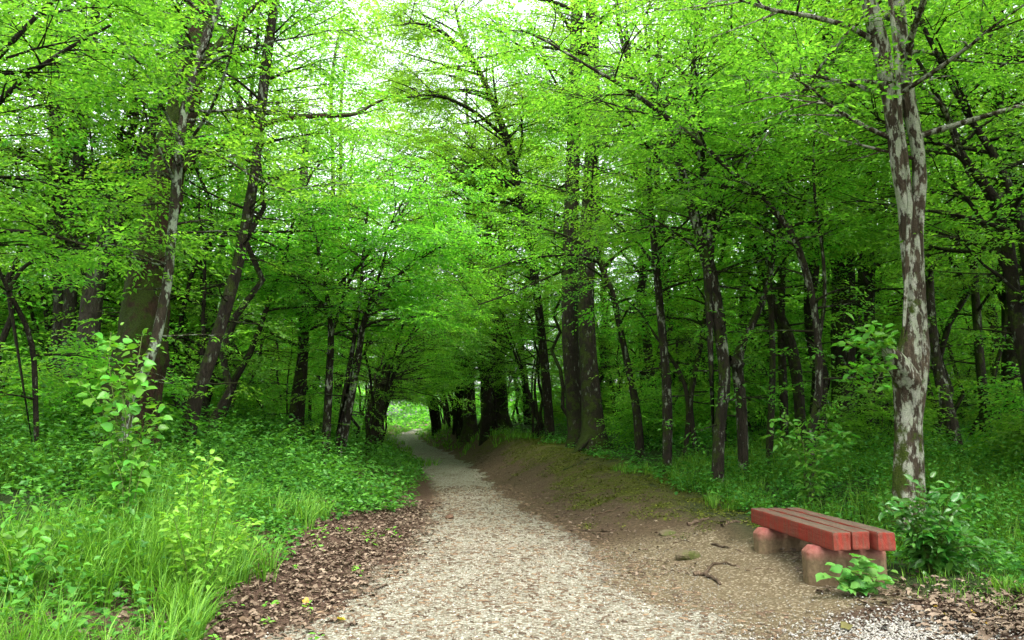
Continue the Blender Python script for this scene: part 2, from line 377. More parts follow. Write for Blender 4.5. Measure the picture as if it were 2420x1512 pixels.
def place(tpl, Rm, S, T):
    V, F = tpl; n = len(T); k = len(V)
    P = np.einsum('nij,kj->nki', Rm, V) * np.asarray(S).reshape(n, 1, 1) + T[:, None, :]
    return P.reshape(-1, 3), (F[None] + (np.arange(n) * k)[:, None, None]).reshape(-1, F.shape[1])
def spray_tpl(rg, nl=26, length=.7, lf=.075, tris=2, side=2, lw=.55):
    """a flat twig with alternate leaves and a few side twigs"""
    tr = []; 
    def twig(o, d, L, n):
        for k in range(n):
            t = (k + .6) / n; s = 1 if k % 2 else -1
            p = o + d * L * t + np.array([0, 0, -.18 * L * t * t]) + rg.normal(0, .012, 3)
            a = math.atan2(d[1], d[0]) + s * rg.uniform(.7, 1.15) * (1 - .5 * t)
            dd = np.array([math.cos(a), math.sin(a), rg.normal(-.18, .22)])
            tr.append((p, dd, np.array([rg.normal(0, .35), rg.normal(0, .35), 1.0]), lf * rg.uniform(.7, 1.2)))
    m = int(nl * .45); twig(np.zeros(3), np.array([1.0, 0, 0]), length, m)
    for q in range(side):
        s = 1 if q % 2 else -1; a = s * rg.uniform(.6, .9); t = rg.uniform(.15, .5)
        twig(np.array([length * t, 0, -.1 * t]), np.array([math.cos(a), math.sin(a), rg.normal(0, .1)]), length * rg.uniform(.4, .65), (nl - m) // side)
    P = np.array([a[0] for a in tr]); R = frames(np.array([a[1] for a in tr]), np.array([a[2] for a in tr])); S = np.array([a[3] for a in tr])
    return place(leaf_tpl(tris, lw), R, S, P)
_rg = np.random.default_rng(21)
SPRAY = {'far': [spray_tpl(_rg, 22, .85, .125, 2, 2, .6) for _ in range(5)],
         'mid': [spray_tpl(_rg, 30, .8, .080, 2, 2, .56) for _ in range(6)],
         'near': [spray_tpl(_rg, 26, .62, .070, 2, 2, .56) for _ in range(6)],
         'oak': [spray_tpl(_rg, 18, .5, .125, 4, 3, .6) for _ in range(5)]}
def sprays(kind, O, D, rg, smin=.75, smax=1.25, tilt=.35):
    O = np.asarray(O); D = np.asarray(D); n = len(O); tp = SPRAY[kind]; Vs = []; Fs = []; off = 0
    up = np.stack([rg.normal(0, tilt, n), rg.normal(0, tilt, n), np.ones(n)], -1); R = frames(D, up); S = rg.uniform(smin, smax, n); pick = rg.integers(0, len(tp), n)
    for k in range(len(tp)):
        m = pick == k
        if not m.any(): continue
        V, F = place(tp[k], R[m], S[m], O[m]); Vs.append(V); Fs.append(F + off); off += len(V)
    return np.concatenate(Vs), np.concatenate(Fs)

def lateral(rg, o, az, el, L, r0, n=7, arch=.5, wob=.12):
    """a branch that climbs and then arches out flat"""
    P = [np.array(o, float)]; a = az; e = el
    for k in range(n):
        a += rg.normal(0, wob); e = e + (-.08 - e) * arch / n * 1.6 + rg.normal(0, wob * .7)
        P.append(P[-1] + L / n * np.array([math.cos(e) * math.cos(a), math.cos(e) * math.sin(a), math.sin(e)]))
    return np.array(P), np.linspace(r0, max(.004, r0 * .18), n + 1)
def grow_crown(stems, rg, kind='mid', z0=1.5, spacing=.45, Lmax=2.2, el=.7, dens=1.0, leaf='leaf', barkm='bark', bias=None, name='crown', sub=5, keep=None, twig_r=.35, top=True, shape=None):
    """stems: list of (P,R). Limbs, twigs and leaf sprays round them, as one part."""
    tb = Tubes(); O = []; D = []; ga = rg.uniform(0, 6.28)
    for P, R in stems:
        L = np.concatenate([[0], np.cumsum(np.linalg.norm(np.diff(P, axis=0), axis=1))]); tot = L[-1]
        zs = P[:, 2]; t = 0.0; ztop = zs.max()
        while t < tot:
            p = np.array([np.interp(t, L, P[:, k]) for k in range(3)]); r = np.interp(t, L, R)
            t += spacing * rg.uniform(.6, 1.4)
            if p[2] < z0: continue
            u = (p[2] - z0) / max(.1, ztop - z0)
            ga += 2.4 + rg.normal(0, .4); az = ga
            if bias is not None and rg.random() < bias[1]: az = bias[0] + rg.normal(0, .5)
            f = (.35 + .9 * math.sin(math.pi * min(1, .18 + .75 * u))) if shape is None else shape(u)
            ln = Lmax * f * rg.uniform(.7, 1.2)
            if ln < .25: continue
            B, BR = lateral(rg, p, az, el + .35 * u + rg.normal(0, .15), ln, min(r * .6, .012 + .012 * ln) , 6)
            tb.add(B, BR, 4, 0)
            nb = max(2, int(sub * ln / Lmax * 1.6))
            for q in range(nb):
                k = rg.uniform(.3, 1.0) * 6; i = min(int(k), 5); o = B[i] + (B[i + 1] - B[i]) * (k - i)
                d = B[i + 1] - B[i]; aa = math.atan2(d[1], d[0]) + (1 if q % 2 else -1) * rg.uniform(.35, 1.0)
                l2 = ln * rg.uniform(.25, .5); C, CR = lateral(rg, o, aa, rg.normal(.12, .2), l2, BR[i] * .5 + .002, 4)
                tb.add(C, CR, 3, 0)
                m = max(1, int(dens * (1.5 + l2 * 2.6)))
                kk = rg.uniform(.15, 1.0, m) * 4; ii = np.minimum(kk.astype(int), 3)
                oo = C[ii] + (C[ii + 1] - C[ii]) * (kk - ii)[:, None]; dd = C[ii + 1] - C[ii]
                an = np.arctan2(dd[:, 1], dd[:, 0]) + rg.normal(0, .75, m)
                O.append(oo + rg.normal(0, .06, (m, 3))); D.append(np.stack([np.cos(an), np.sin(an), rg.normal(-.08, .22, m)], -1))
        if top:
            m = int(6 * dens) + 1; an = rg.uniform(0, 6.28, m)
            O.append(P[-1] + rg.normal(0, .2, (m, 3))); D.append(np.stack([np.cos(an), np.sin(an), rg.normal(.3, .3, m)], -1))
    O = np.concatenate(O); D = np.concatenate(D)
    if keep is not None:
        k = keep(O); O = O[k]; D = D[k]
    V2, F2 = tb.tris(); V1, F1 = sprays(kind, O, D, rg)
    V = np.concatenate([V1, V2]); F = np.concatenate([F1, F2 + len(V1)])
    mi = np.concatenate([np.zeros(len(F1), int), np.ones(len(F2), int)])
    return mesh_np(name, V, F, [M[leaf], M[barkm]], mi, mi == 1), len(F)
TRI = [0]

# ------------------------------------------------------------------ trees traced from the photograph
def trace(pts, Y0, Y1, ground=False, n=None):
    """pixel polyline (x, y, width) -> world curve whose depth runs from Y0 to Y1"""
    ys = np.array([p[1] for p in pts], float); f = np.abs(ys - ys[0]); 
    L = np.concatenate([[0], np.cumsum([math.hypot(pts[i + 1][0] - pts[i][0], pts[i + 1][1] - pts[i][1]) for i in range(len(pts) - 1)])]); L /= L[-1]
    W = []; R = []
    for (px, py, w), l in zip(pts, L):
        p = at(px, py, Y0 + (Y1 - Y0) * l); W.append(p); R.append(rad_at(w, p))
    W = np.array(W); R = np.array(R)
    if ground: W[0, 2] = float(hgt(W[0, 0], W[0, 1])) - .12
    P, r = resample(W, R, n or max(10, 3 * len(pts)))
    if ground: P[0] = W[0]
    return P, r
def extend(P, R, H, rg, wob=.25, tipr=.02):
    """carry a trunk on above the frame up to height H"""
    d = norm(P[-1] - P[-4]); Q = [P[-1]]; 
    while Q[-1][2] < H:
        d = norm(d + rg.normal(0, wob * .3, 3) + np.array([0, 0, .15])); Q.append(Q[-1] + d * .8)
    Q = np.array(Q[1:]); 
    if len(Q) == 0: return P, R
    return np.concatenate([P, Q]), np.concatenate([R, np.linspace(R[-1], tipr, len(Q) + 1)[1:]])
def to_local(o, P): return np.asarray(P) - np.array(o)
def traced_tree(name, label, stems, branches=(), Y=(10, 10), H=9, mat='bark', crown=None, sides=10, rough=.12, flare=0.0, group=None, seed=1, limb_stems=True, cat='tree', flute=0.0, fringe=.9, wscale=1.0, rings=None, bscale=1.0):
    rg = np.random.default_rng(seed); tb = Tubes(); cs = []; root = None; org = None
    for k, st in enumerate(stems):
        pts, y0, y1, grd, h = st; P, R = trace(pts, y0, y1, grd, rings); R = R * wscale
        if org is None: org = P[0].copy(); org[2] += .12
        if h: P, R = extend(P, R, h, rg)
        P = P - org; cs.append((P, R)); s_ = tb.add(P, R, sides, rough, root, seed + k, flare if k == 0 or grd else 0, flute)
        if root is None: root = (s_[0], 0, s_[2], s_[3])
    e = empty(name, org, label, cat, group)
    V, F = tb.tris(); me = mesh_np('trunk', V, F, [M[mat]], None, True); link('trunk', me, e); TRI[0] += len(F)
    for k, (pts, y0, y1, r_end) in enumerate(branches):
        P, R = trace(pts, y0, y1); P = P - org; R = R * bscale; b = Tubes(); b.add(P, R, 6, .1, None, seed + 50 + k); V, F = b.tris()
        link('branch', mesh_np('branch', V, F, [M[mat]], None, True), e); TRI[0] += len(F)
        if limb_stems: cs.append((P, R))
    if crown:
        cl = crown if isinstance(crown, list) else [crown]
        if fringe: cl = cl + [dict(z0=fringe, kind='near' if org[1] < 14 else 'mid', spacing=.6, Lmax=.75, el=.05, sub=2, dens=.6, top=False, stems=list(range(len(stems))))]
        for i, c in enumerate(cl):
            c = dict(c); which = c.pop('stems', None); zz = c.pop('z0', 1.5) - org[2] * 0
            kp = c.pop('keep', None)
            if kp is not None: kp = (lambda f: (lambda O: f(O + org)))(kp)
            me, nf = grow_crown([cs[q] for q in which] if which is not None else cs, np.random.default_rng(seed + 900 + i), z0=zz, barkm=c.pop('barkm', mat), keep=kp, **c)
            o = link('crown', me, e); TRI[0] += nf
    return e

LW = dict(kind='near', spacing=.40, dens=1.0)
def build_traced():
    T = traced_tree
    # --- left side
    T('leaning_mossy_tree', 'massive moss-covered trunk leaning over the bank behind the large-leaved sapling', [
        ([(300, 1060, 170), (304, 960, 150), (318, 880, 150), (330, 810, 140), (338, 700, 112), (362, 560, 96), (385, 440, 88), (405, 350, 82), (440, 220, 72), (468, 110, 62), (480, 0, 56)], 10.6, 12.4, True, 15)],
        [([(428, 400, 26), (470, 352, 20), (540, 335, 17), (600, 305, 15), (655, 281, 14), (750, 274, 13), (850, 272, 11), (872, 248, 8), (905, 236, 6)], 11.6, 13.2, 0),
         ([(480, 150, 20), (530, 90, 16), (590, 20, 13), (680, -30, 10), (760, -50, 7)], 12, 13.5, 0)],
        mat='bark_moss', sides=40, rough=.22, flare=.25, wscale=.9, rings=80, seed=3, limb_stems=True,
        crown=[dict(z0=6.0, kind='mid', leaf='leaf_oak', spacing=.42, Lmax=2.5, dens=1.0, sub=5, stems=[0]), dict(z0=3.0, kind='near', leaf='leaf_oak', spacing=.35, Lmax=.6, dens=.8, sub=3, el=.1, stems=[1])])
    T('lichen_stem_tree', 'slender stem with pale lichen patches crossing in front of the mossy trunk', [
        ([(285, 1000, 34), (310, 930, 34), (345, 870, 33), (366, 820, 34), (380, 740, 32), (398, 660, 30), (402, 580, 28), (412, 480, 28), (420, 390, 30), (434, 260, 22), (470, 130, 22), (510, 30, 20)], 9.6, 10.4, True, 10)],
        [([(425, 372, 14), (470, 345, 10), (530, 372, 8), (600, 420, 6), (690, 455, 5)], 10, 9.4, 0),
         ([(408, 420, 9), (385, 370, 7), (350, 300, 5), (330, 200, 4)], 10, 9.2, 0),
         ([(450, 330, 9), (500, 260, 8), (540, 150, 7), (560, 60, 5)], 10.2, 9.2, 0)],
        mat='bark_spot', sides=12, rough=.12, wscale=.82, seed=5,
        crown=[dict(z0=3.6, stems=[0], Lmax=2.0, el=.45, sub=5, **LW), dict(z0=.9, stems=[0], Lmax=.75, el=.1, sub=2, kind='near', spacing=.5, dens=.7), dict(z0=1, stems=[1, 2, 3], Lmax=.9, el=.1, sub=3, **LW)])
    T('slanting_tree', 'dark mossy slanting tree rising from the herbs beside the lichen stem', [
        ([(432, 1040, 44), (452, 970, 38), (490, 870, 36), (525, 760, 33), (560, 640, 30), (588, 500, 28), (604, 400, 24), (618, 250, 24), (632, 120, 24), (645, 20, 20)], 12.2, 13.2, True, 12)],
        mat='bark', sides=10, rough=.14, flare=.3, seed=8,
        crown=[dict(z0=4.2, Lmax=1.15, el=.5, sub=5, **LW), dict(z0=1.6, Lmax=.8, el=.1, sub=2, kind='near', spacing=.9, dens=.7)])
    T('forked_pale_tree', 'twin-stemmed grey trunk standing behind the arching twig', [
        ([(150, 760, 34), (146, 640, 34), (140, 500, 36), (142, 400, 36), (130, 250, 28), (125, 100, 22), (110, 0, 18)], 15.5, 16, True, 13),
        ([(168, 760, 32), (170, 640, 30), (178, 520, 30), (188, 420, 32), (190, 300, 26), (215, 150, 20), (230, 0, 16)], 15.3, 16, True, 13)],
        mat='bark_pale', seed=11, crown=dict(z0=5, kind='mid', spacing=.45, Lmax=2.6, dens=1.0, sub=5))
    T('oblique_pale_tree', 'grey oblique trunk leaning towards the mossy giant', [
        ([(198, 760, 52), (222, 660, 50), (250, 580, 48), (282, 480, 44), (312, 420, 40), (350, 330, 32), (385, 230, 24), (420, 120, 20)], 14, 15, True, 11)],
        mat='bark_pale', seed=12, crown=dict(z0=5.2, kind='mid', spacing=.45, Lmax=2.2, dens=1.0, sub=5))
    T('bowed_sapling', 'thin dark bowed sapling arching over the undergrowth by the frame edge', [
        ([(110, 900, 12), (80, 800, 12), (45, 730, 11), (20, 690, 11)], 9.5, 9, True, 0),
        ([(20, 690, 10), (50, 630, 9), (110, 600, 8), (180, 585, 6), (260, 590, 4)], 9, 9.5, False, 0),
        ([(20, 690, 8), (0, 640, 8), (-40, 560, 8), (-60, 400, 7), (-50, 200, 6), (-30, 60, 5)], 9, 8.2, False, 7.5)],
        mat='bark', seed=14, crown=dict(z0=2.6, Lmax=1.5, el=.3, sub=5, **LW))
    T('overhanging_hornbeam', 'hornbeam whose leafy branches hang in from the upper corner over the undergrowth', [
        ([(-260, 1250, 60), (-240, 1000, 54), (-200, 700, 48), (-150, 400, 42), (-100, 150, 36), (-60, -60, 30)], 8.2, 7.8, True, 9)],
        [([(-190, 640, 22), (-60, 545, 14), (60, 545, 10), (150, 560, 7), (260, 600, 4)], 8, 8.6, 0),
         ([(-150, 420, 24), (0, 230, 14), (130, 130, 10), (260, 60, 6)], 8, 8.4, 0),
         ([(-120, 250, 20), (20, 110, 12), (120, 0, 8), (240, -60, 6)], 8, 8.0, 0)],
        mat='bark', seed=15, crown=[dict(z0=3.4, Lmax=2.3, el=.5, sub=6, stems=[0], **LW), dict(z0=1, stems=[1, 2, 3], Lmax=1.0, el=.1, sub=4, **LW)])
    T('thicket_tree', 'straight dark tree of the thicket with a twisted lower trunk', [
        ([(698, 1010, 44), (702, 930, 40), (716, 850, 30), (718, 700, 28), (720, 540, 26), (716, 420, 22), (724, 320, 14)], 19, 19.5, True, 0)],
        [([(715, 780, 14), (740, 740, 12), (775, 700, 9), (830, 640, 7), (905, 560, 5)], 19, 18, 0)],
        mat='bark', seed=17, crown=dict(z0=2.5, kind='mid', spacing=.4, Lmax=2.3, dens=.9, sub=5))
    T('fanning_hornbeam', 'many-stemmed hornbeam fanning out over the path edge with a pale lichen base', [
        ([(770, 1035, 26), (776, 930, 22), (780, 850, 20), (784, 780, 16), (770, 680, 11), (745, 560, 8), (730, 480, 5)], 17, 16.6, True, 0),
        ([(795, 1020, 22), (815, 930, 18), (828, 860, 15), (840, 780, 12), (852, 700, 10), (858, 600, 8), (870, 480, 5)], 17.2, 16.6, True, 0),
        ([(800, 1015, 24), (832, 930, 20), (850, 830, 18), (852, 780, 17), (868, 730, 16), (905, 690, 13), (950, 640, 9), (1010, 590, 6), (1060, 560, 4)], 17.2, 15.5, True, 0),
        ([(784, 790, 10), (810, 700, 9), (835, 640, 8), (880, 590, 7), (930, 520, 5), (970, 440, 4)], 16.8, 15.6, False, 0),
        ([(868, 730, 10), (900, 640, 8), (920, 560, 6), (960, 480, 5), (1010, 420, 3)], 16.8, 16, False, 0)],
        mat='bark_stem', sides=8, seed=19, crown=dict(z0=2.7, kind='mid', spacing=.33, Lmax=1.7, dens=1.0, sub=5, el=.4))
    # --- middle
    T('leaning_path_tree', 'mossy tree bent over the far end of the path', [
        ([(1032, 1005, 30), (1025, 950, 28), (1000, 915, 20), (972, 860, 18), (950, 810, 15), (918, 782, 10), (880, 770, 6)], 45, 41, True, 0)],
        [([(1028, 940, 12), (1055, 970, 10), (1090, 988, 8)], 44.5, 43.5, 0), ([(975, 865, 10), (1010, 880, 9), (1040, 900, 7)], 43, 42.4, 0)],
        mat='bark', seed=23, crown=dict(z0=3.2, kind='mid', spacing=.4, Lmax=2.2, dens=.9, sub=5))
    for k, (x, w, lab) in enumerate([(1112, 34, 'stout dark trunk first in the row of three beyond the mossy bank'), (1152, 34, 'mossy trunk in the middle of the row of three beyond the mossy bank'), (1186, 40, 'thickest trunk of the row of three, its base spreading')]):
        T('bank_tree', lab, [([(x, 1015, w * 1.25), (x - 2, 960, w), (x - 6, 880, w * .85), (x - 6, 760, w * .7), (x, 560, w * .6), (x + 4, 380, w * .4)], 34 + 1.2 * k, 34.4 + 1.2 * k, True, 15)],
          mat='bark', seed=30 + k, flare=.4, group='row of three trunks', crown=dict(z0=4.6, kind='far', spacing=.5, Lmax=3.2, dens=1.1, sub=5))
    T('twin_oak', 'straight dark oak trunk standing close beside its mossy twin on the bank', [
        ([(1366, 1062, 46), (1362, 1000, 42), (1352, 900, 40), (1346, 800, 38), (1345, 640, 36), (1352, 450, 34), (1357, 300, 30), (1360, 150, 28), (1362, 20, 24)], 21.2, 22, True, 19)],
        mat='bark', sides=14, rough=.08, flare=.3, wscale=1.22, fringe=0, seed=41, crown=dict(z0=8, kind='mid', leaf='leaf_oak', spacing=.5, Lmax=3.4, dens=.9, sub=5))
    T('mossy_twin_oak', 'thick mossy oak with surface roots on the bank edge', [
        ([(1402, 1078, 66), (1402, 1010, 50), (1396, 920, 44), (1388, 820, 40), (1384, 700, 38), (1388, 560, 36), (1396, 400, 32), (1402, 250, 30), (1400, 120, 28), (1396, 0, 24)], 20.2, 21.4, True, 19)],
        [([(1395, 1030, 22), (1375, 1055, 18), (1355, 1072, 12), (1335, 1082, 8)], 20.0, 19.2, 0), ([(1392, 130, 12), (1340, 118, 9), (1260, 108, 7), (1180, 128, 6), (1120, 138, 5), (1080, 160, 3)], 20, 16, 0)],
        mat='bark', sides=16, rough=.1, flare=.6, wscale=1.22, fringe=0, seed=42,
        crown=[dict(z0=7.5, stems=[0], kind='mid', leaf='leaf_oak', spacing=.5, Lmax=3.4, dens=.9, sub=5), dict(z0=3, stems=[2], kind='near', leaf='leaf_oak', spacing=.35, Lmax=.9, el=.2, dens=1, sub=3)])
    T('overarching_oak', 'oak bough tree whose lime-green spray hangs above the middle of the path', [
        ([(1300, 1030, 30), (1290, 900, 26), (1270, 700, 24), (1240, 500, 22), (1200, 330, 20), (1150, 200, 16), (1100, 110, 12)], 26, 24, True, 15)],
        [([(1240, 480, 12), (1180, 420, 10), (1100, 400, 8), (1020, 420, 6)], 25, 22, 0), ([(1200, 330, 12), (1120, 260, 10), (1030, 220, 8), (960, 230, 5)], 24.6, 22, 0), ([(1150, 200, 12), (1100, 120, 10), (1040, 70, 8), (980, 50, 6), (940, 60, 4)], 24.4, 22, 0)],
        mat='bark', seed=44, crown=dict(z0=4.5, kind='mid', leaf='leaf_oak', spacing=.34, Lmax=3.0, dens=1.15, sub=5, el=.4, bias=(math.pi, .4)))
    T('crooked_tree', 'crooked dark tree leaning away just past the twin oaks', [
        ([(1512, 1040, 26), (1505, 970, 24), (1492, 900, 20), (1470, 800, 18), (1448, 690, 18), (1425, 640, 16), (1405, 590, 16), (1398, 520, 12), (1380, 430, 8)], 17, 17.4, True, 0)],
        [([(1415, 620, 10), (1360, 600, 8), (1290, 605, 7), (1220, 615, 5), (1150, 640, 3)], 17.2, 16, 0), ([(1330, 640, 8), (1260, 670, 7), (1190, 700, 6), (1130, 720, 4)], 17, 15.6, 0)],
        mat='bark', seed=45, crown=[dict(z0=2.6, kind='mid', spacing=.38, Lmax=2.0, dens=.9, sub=5, stems=[0]), dict(z0=1, stems=[1, 2], kind='near', spacing=.33, Lmax=.9, el=.15, dens=1, sub=3)])
    # --- right side
    T('upright_hornbeam', 'upright dark hornbeam between the crooked tree and the mossy-elbowed tree', [
        ([(1575, 1075, 26), (1578, 960, 27), (1572, 860, 24), (1560, 740, 22), (1548, 600, 20), (1535, 480, 16), (1528, 330, 14), (1560, 210, 12), (1556, 80, 10)], 14.5, 14.8, True, 8.5)],
        [([(1570, 270, 10), (1520, 200, 12), (1480, 140, 11), (1460, 60, 9), (1455, -20, 7)], 14.6, 14, 0)],
        mat='bark_stem', seed=48, crown=dict(z0=3.3, kind='near', spacing=.36, Lmax=2.0, dens=.9, sub=5))
    T('elbowed_hornbeam', 'white-blotched hornbeam with a mossy elbow joining two trunks', [
        ([(1692, 1095, 36), (1700, 1000, 30), (1716, 900, 30), (1702, 800, 32), (1690, 700, 34), (1672, 620, 34), (1642, 520, 30), (1618, 430, 24), (1598, 370, 20), (1582, 300, 16), (1560, 230, 12), (1535, 170, 9)], 12.2, 12.6, True, 0),
        ([(1755, 1080, 26), (1752, 980, 30), (1745, 900, 30), (1735, 850, 30), (1758, 800, 22), (1790, 740, 18), (1815, 680, 16), (1825, 600, 15), (1850, 500, 13), (1870, 380, 11)], 12.6, 13, True, 8.5),
        ([(1672, 640, 24), (1680, 560, 26), (1684, 490, 24), (1665, 400, 22), (1640, 320, 18), (1630, 220, 14), (1645, 100, 12), (1648, -20, 10)], 12.3, 12.6, False, 8.5)],
        [([(1720, 850, 26), (1738, 860, 30), (1752, 860, 22)], 12.3, 12.6, 0),
         ([(1685, 480, 12), (1720, 420, 12), (1745, 340, 10), (1800, 300, 9), (1880, 230, 9), (1960, 150, 8), (2030, 60, 8)], 12.6, 11, 0)],
        mat='bark_stem', seed=51, crown=dict(z0=3.2, kind='near', spacing=.36, Lmax=1.9, dens=.9, sub=5))
    T('arching_hornbeam', 'long thin lichen-spotted stem arching far across towards the path', [
        ([(1905, 1110, 30), (1915, 1020, 24), (1938, 930, 20), (1935, 840, 18), (1928, 740, 18), (1905, 640, 18), (1870, 540, 17), (1814, 482, 16), (1740, 415, 15), (1650, 335, 14), (1560, 265, 13), (1470, 200, 11), (1385, 155, 8), (1290, 95, 6), (1230, 70, 4)], 11, 10.6, True, 0)],
        [([(1935, 800, 11), (1950, 700, 10), (1945, 600, 9), (1925, 480, 8), (1920, 380, 6), (1930, 250, 5)], 11, 10.8, 0), ([(1600, 300, 8), (1640, 270, 7), (1700, 248, 6), (1790, 232, 5)], 10.8, 10.4, 0)],
        mat='bark_stem', sides=10, rough=.1, seed=55, crown=[dict(z0=3.4, kind='near', spacing=.33, Lmax=1.25, dens=1, sub=4, el=.3), dict(z0=.6, kind='near', stems=[0], spacing=.8, Lmax=.5, dens=.5, sub=2, el=.1)])
    T('slim_pair_tree', 'slim dark double-stemmed tree behind the mossy-elbowed hornbeam', [
        ([(1650, 1050, 16), (1625, 960, 15), (1640, 880, 15), (1660, 800, 14), (1668, 720, 12), (1720, 560, 10), (1700, 440, 8)], 15.6, 16, True, 0),
        ([(1612, 1050, 14), (1628, 980, 14), (1620, 900, 12), (1575, 830, 9), (1540, 780, 7)], 15.6, 15.8, True, 0)],
        mat='bark', seed=58, crown=dict(z0=2.4, kind='mid', spacing=.4, Lmax=1.7, dens=.9, sub=5))
    T('mossy_bough_tree', 'dark tree whose mossy bough slants up from behind the slim stems', [
        ([(1895, 1060, 28), (1890, 960, 28), (1880, 860, 30), (1860, 780, 30), (1825, 720, 26), (1800, 640, 20), (1780, 560, 18), (1745, 480, 16), (1730, 380, 12)], 15, 15.4, True, 0),
        ([(1852, 1060, 22), (1850, 900, 22), (1842, 760, 20), (1850, 600, 18), (1845, 450, 16), (1838, 300, 14), (1820, 120, 12), (1800, 0, 10)], 15.6, 15.8, True, 9)],
        mat='bark', seed=60, crown=dict(z0=3.0, kind='mid', spacing=.4, Lmax=2.0, dens=.9, sub=5))
    T('slender_post_tree', 'straight slender dark trunk standing between the blotched hornbeam and the mossy bough', [
        ([(1812, 1075, 18), (1822, 960, 18), (1826, 840, 16), (1820, 700, 14), (1812, 560, 13), (1800, 400, 11), (1790, 200, 9)], 13.5, 13.8, True, 7.5)],
        mat='bark', seed=62, crown=dict(z0=3.2, kind='mid', spacing=.4, Lmax=1.6, dens=.9, sub=5))
    for k, (x, w, y0, lab) in enumerate([(1992, 62, 17.5, 'thick dark oak trunk deep behind the bench with an ivy-clad foot'), (2045, 48, 19, 'second straight oak trunk just behind the ivy-clad one')]):
        T('deep_oak', lab, [([(x, 1070, w * 1.15), (x, 960, w), (x - 2, 800, w * .95), (x + 2, 600, w * .85), (x + 6, 400, w * .75), (x + 14, 200, w * .6), (x + 20, 40, w * .5)], y0, y0 + .5, True, 17)],
          [([(x + 10, 640, 14), (x + 40, 620, 10), (x + 70, 560, 8)], y0, y0 - 1, 0)] if k else [([(x, 560, 12), (x - 30, 540, 10), (x - 60, 560, 8)], y0, y0 - 1, 0)],
          mat='bark', seed=66 + k, sides=14, flare=.4, crown=dict(z0=6.5, kind='mid', leaf='leaf_oak', spacing=.45, Lmax=3.0, dens=1.0, sub=5))
    T('lichen_hornbeam', 'big pale lichen-blotched hornbeam with a burl and fused stems behind the bench', [
        ([(2136, 1275, 92), (2138, 1190, 78), (2138, 1100, 70), (2140, 1000, 64), (2140, 930, 72), (2140, 870, 86), (2150, 810, 66), (2158, 760, 54), (2158, 700, 54), (2150, 600, 54), (2143, 500, 52), (2126, 420, 44), (2112, 330, 40), (2102, 250, 40), (2092, 180, 44), (2080, 110, 48), (2062, 40, 44), (2040, -40, 40)], 9.0, 9.2, True, 9),
        ([(2160, 1270, 60), (2163, 1100, 50), (2160, 1000, 44), (2168, 920, 52), (2180, 850, 46), (2174, 780, 44), (2170, 700, 42), (2166, 600, 42), (2166, 500, 44), (2174, 430, 42), (2168, 350, 38), (2152, 270, 40), (2142, 200, 42), (2132, 120, 44), (2124, 40, 42), (2120, -40, 38)], 9.02, 9.3, True, 9.4),
        ([(2150, 905, 80), (2125, 868, 76), (2108, 842, 60), (2095, 826, 40)], 9.0, 8.85, False, 0),
        ([(2150, 480, 16), (2146, 420, 15), (2138, 350, 14), (2128, 290, 14), (2124, 220, 14), (2118, 120, 16), (2106, 20, 14)], 8.85, 8.9, False, 7.5)],
        [([(2098, 196, 18), (2060, 194, 15), (2010, 186, 14), (1960, 202, 12), (1880, 216, 10), (1780, 238, 8), (1690, 262, 5)], 9, 10, 0),
         ([(2080, 0, 18), (2044, 34, 16), (1979, 105, 14), (1944, 150, 12), (1880, 240, 10), (1810, 318, 8), (1760, 400, 5)], 9.3, 10.4, 0),
         ([(2172, 200, 16), (2235, 255, 13), (2250, 330, 10), (2290, 420, 8)], 9.4, 11, 0)],
        mat='bark_lichen', sides=32, rough=.16, flare=.35, rings=70, flute=.06, fringe=0, wscale=.78, bscale=.65, seed=71,
        crown=[dict(z0=4.6, stems=[0, 1], Lmax=2.4, el=.5, sub=5, **LW), dict(z0=2, stems=[4, 5, 6], Lmax=1.0, el=.1, sub=3, **LW)])
    T('leaning_lichen_tree', 'leaning whitish-flecked trunk in the shade past the big hornbeam', [
        ([(2270, 1095, 34), (2248, 1010, 32), (2226, 920, 30), (2212, 860, 26), (2200, 760, 22), (2196, 640, 18)], 13.5, 14, True, 7)],
        mat='bark_stem', seed=75, crown=dict(z0=3, kind='mid', spacing=.4, Lmax=2.2, dens=.9, sub=5))
    T('corner_hornbeam', 'dark hornbeam leaning in from the shaded corner with long low boughs', [
        ([(2470, 1200, 44), (2455, 1000, 40), (2430, 860, 36), (2400, 740, 34), (2378, 560, 32), (2340, 440, 24), (2270, 380, 18), (2250, 300, 14)], 10.4, 10.8, True, 7),
        ([(2430, 860, 26), (2440, 700, 24), (2410, 520, 22), (2360, 380, 18), (2290, 280, 14)], 10.5, 10.2, False, 8),],
        [([(2390, 660, 16), (2330, 540, 13), (2290, 470, 9), (2220, 420, 6)], 10.6, 11, 0)],
        mat='bark', seed=78, crown=[dict(z0=2.6, Lmax=2.2, el=.4, sub=6, **LW)])
    T('dusky_tree', 'dusky thin trunk rising in the dark gap beside the corner hornbeam', [
        ([(2330, 1110, 24), (2325, 960, 22), (2310, 800, 20), (2300, 640, 18), (2295, 480, 14)], 15, 15.4, True, 9)],
        mat='bark', seed=79, crown=dict(z0=2.6, kind='mid', spacing=.38, Lmax=2.4, dens=1, sub=6))
    T('sky_gap_tree', 'far thin tree standing against the bright sky gap', [
        ([(790, 700, 12), (788, 500, 11), (786, 330, 10), (778, 200, 9), (790, 120, 7), (806, 60, 5)], 34, 34, True, 17),
        ([(800, 700, 10), (806, 400, 9), (802, 210, 8), (815, 140, 6), (825, 90, 4)], 34.3, 34.3, True, 16.5)],
        mat='bark_pale', seed=81, crown=dict(z0=9.5, kind='far', spacing=.8, Lmax=1.1, dens=.6, sub=3))
build_traced()

